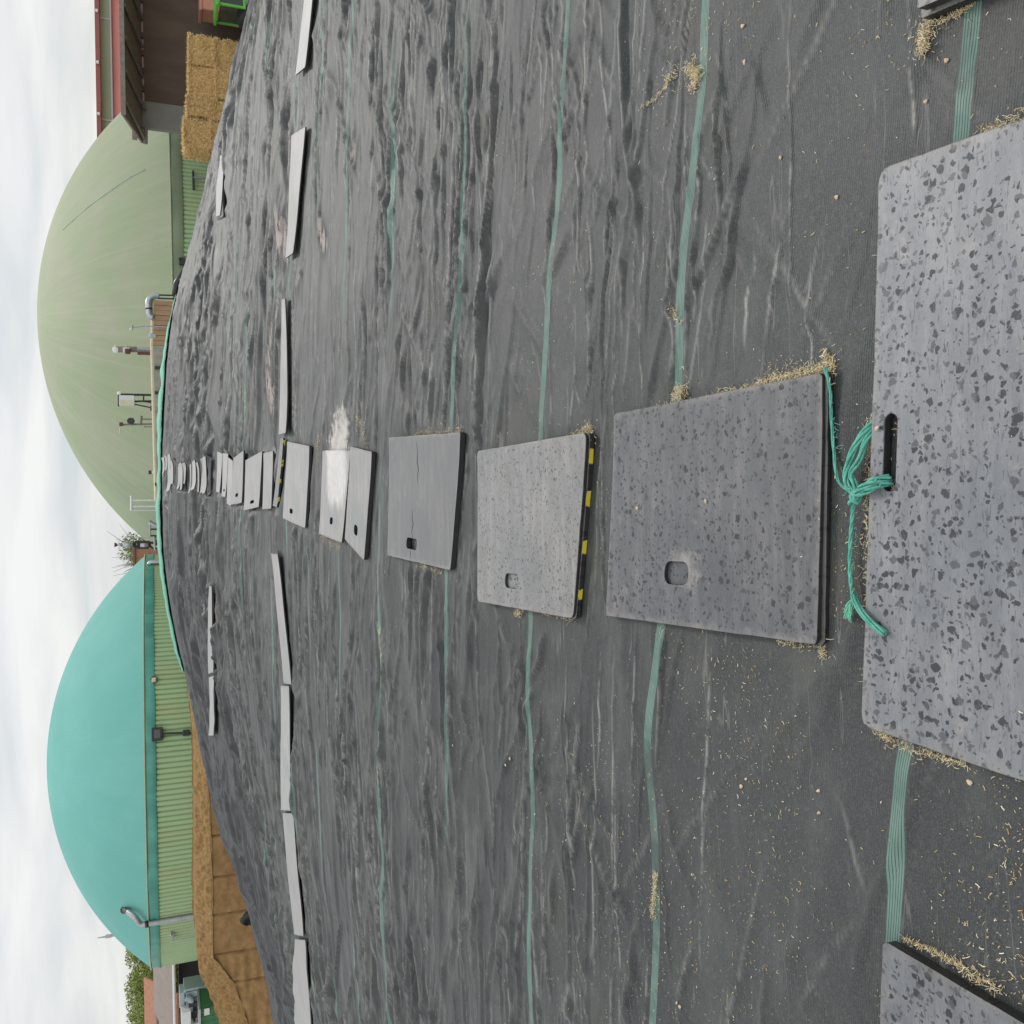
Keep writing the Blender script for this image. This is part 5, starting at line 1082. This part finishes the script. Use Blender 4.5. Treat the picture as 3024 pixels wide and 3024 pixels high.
# seeds and chips, the few bigger ones
chips = [(2305, 465), (2470, 582), (2418, 2335), (2795, 178), (2196, 77), (2202, 184), (2620, 1265), (2190, 2322), (1508, 2240), (1500, 2258), (2735, 300), (2205, 2300), (2110, 1480), (1905, 1500), (2420, 2400), (2865, 2310), (2005, 2960), (2012, 2972)]
P3 = []
for px, py in chips:
    q = hit(px, py); P3.append((q[0], q[1]))
P3 = np.array(P3); zc2 = top_at(P3[:, 0].copy(), P3[:, 1].copy())
for i, (q, z0) in enumerate(zip(P3, zc2)):
    b = MB(); a = random.random()*3; vs = []; n_ = 9; sz = .006+.004*random.random(); el = .55+.3*random.random()
    for lay, hh in ((1, 0), (.8, .5), (.001, .7)):
        for j in range(n_):
            t = 2*math.pi*j/n_; rj = sz*(1+.2*math.sin(3*t+i)); lx_, ly_ = lay*rj*math.cos(t), lay*rj*el*math.sin(t); vs.append((q[0]+lx_*math.cos(a)-ly_*math.sin(a), q[1]+lx_*math.sin(a)+ly_*math.cos(a), z0+.002+hh*.006))
    b.add(vs, [(r_*n_+j, r_*n_+(j+1) % n_, (r_+1)*n_+(j+1) % n_, (r_+1)*n_+j) for r_ in range(2) for j in range(n_)])
    if i == 0: chipmesh = MB()
    chipmesh.add(b.v, b.f)
tag(chipmesh.build('wood_chips', simple('pale_chip', (.62, .47, .33), .7, var=.4, scale=30), smooth=True), 'pale flakes and wood chips strewn on the cover', 'chips', kind='stuff')
# tufts along mat edges: photo polylines, count, spread
TUFT = [([(2460, 1088), (2400, 1105), (2250, 1138)], 900, .022, .03), ([(2250, 1138), (2080, 1180)], 260, .016, .014), ([(2010, 1172), (2025, 1150)], 220, .018, .02), ([(2030, 1185), (1900, 1215)], 90, .012, .008),
        ([(1748, 1268), (1735, 1278)], 260, .02, .02), ([(1740, 1275), (1690, 1288)], 110, .014, .012), ([(1350, 1272), (1230, 1283)], 260, .018, .012), ([(1362, 1268), (1356, 1300)], 160, .016, .014),
        ([(1050, 1228), (1075, 1260), (1090, 1320)], 300, .04, .014), ([(952, 1290), (946, 1330)], 160, .05, .012), ([(943, 1580), (1010, 1615)], 260, .04, .016), ([(1012, 1600), (1020, 1450)], 140, .03, .01),
        ([(900, 1565), (850, 1532)], 120, .03, .012), ([(1310, 1690), (1240, 1668)], 150, .016, .012), ([(1545, 1800), (1530, 1810)], 150, .014, .014), ([(1600, 1810), (1700, 1832)], 60, .014, .008),
        ([(2040, 200), (2070, 220), (2050, 265)], 420, .022, .022), ([(2000, 210), (1975, 245)], 60, .014, .008), ([(1985, 250), (1900, 320)], 70, .010, .004), ([(2760, 50), (2740, 110), (2744, 160)], 330, .014, .016),
        ([(2780, 70), (2880, 10)], 120, .010, .006), ([(2905, 395), (3020, 368)], 200, .016, .008), ([(2620, 640), (2612, 900)], 90, .008, .006), ([(2608, 900), (2600, 1200)], 70, .008, .006), ([(2590, 1220), (2575, 1500)], 240, .018, .012), ([(2570, 1500), (2568, 1850)], 150, .012, .008), ([(2567, 1850), (2563, 2050)], 60, .008, .006),
        ([(2600, 2150), (2640, 2180)], 110, .012, .014), ([(2640, 2180), (2860, 2260)], 170, .014, .008), ([(2672, 2768), (2790, 2820), (2960, 2920)], 240, .010, .012), ([(2638, 2850), (2625, 3020)], 220, .010, .010),
        ([(2410, 1908), (2300, 1895)], 70, .012, .008), ([(2435, 1910), (2440, 1935)], 60, .014, .008), ([(1940, 2580), (1930, 2700)], 260, .012, .006), ([(1985, 900), (2020, 960)], 60, .012, .008), ([(2075, 1755), (2080, 1800)], 90, .02, .004), ([(2660, 1240), (2668, 1270)], 40, .01, .006), ([(2650, 1440), (2665, 1450)], 220, .010, .012), ([(2440, 1040), (2460, 1085)], 120, .02, .006), ([(640, 420), (660, 425)], 10, .1, .02)]
PP = []
for poly, cnt, sp_, hh in TUFT:
    Q = [hit(*p) for p in poly]; seg = [np.linalg.norm(Q[i+1]-Q[i]) for i in range(len(Q)-1)]; tot = sum(seg)
    for _ in range(int(cnt*1.7)):
        t = rng.random()*tot; i = 0
        while i < len(seg)-1 and t > seg[i]: t -= seg[i]; i += 1
        p = Q[i]+(Q[i+1]-Q[i])*min(1, t/seg[i]); g_ = .4+1.2*float(vn(np.array(p[0]*9), np.array(p[1]*9), 15))
        p = p+rng.normal(size=2)*sp_*.55*g_*(1+1.5*(rng.random() < .15)); PP.append((p[0], p[1], hh*g_*rng.random()**1.5))
PP = np.array(PP); zp2 = gsurf(PP[:, 0], PP[:, 1])+.003+PP[:, 2]
scatter('straw_tufts', np.stack([PP[:, 0], PP[:, 1], zp2], 1), .0135, .00115, M['tuft'], 'matted straw tufts caught along mat edges and strips', 'straw', .55, 9, .1)
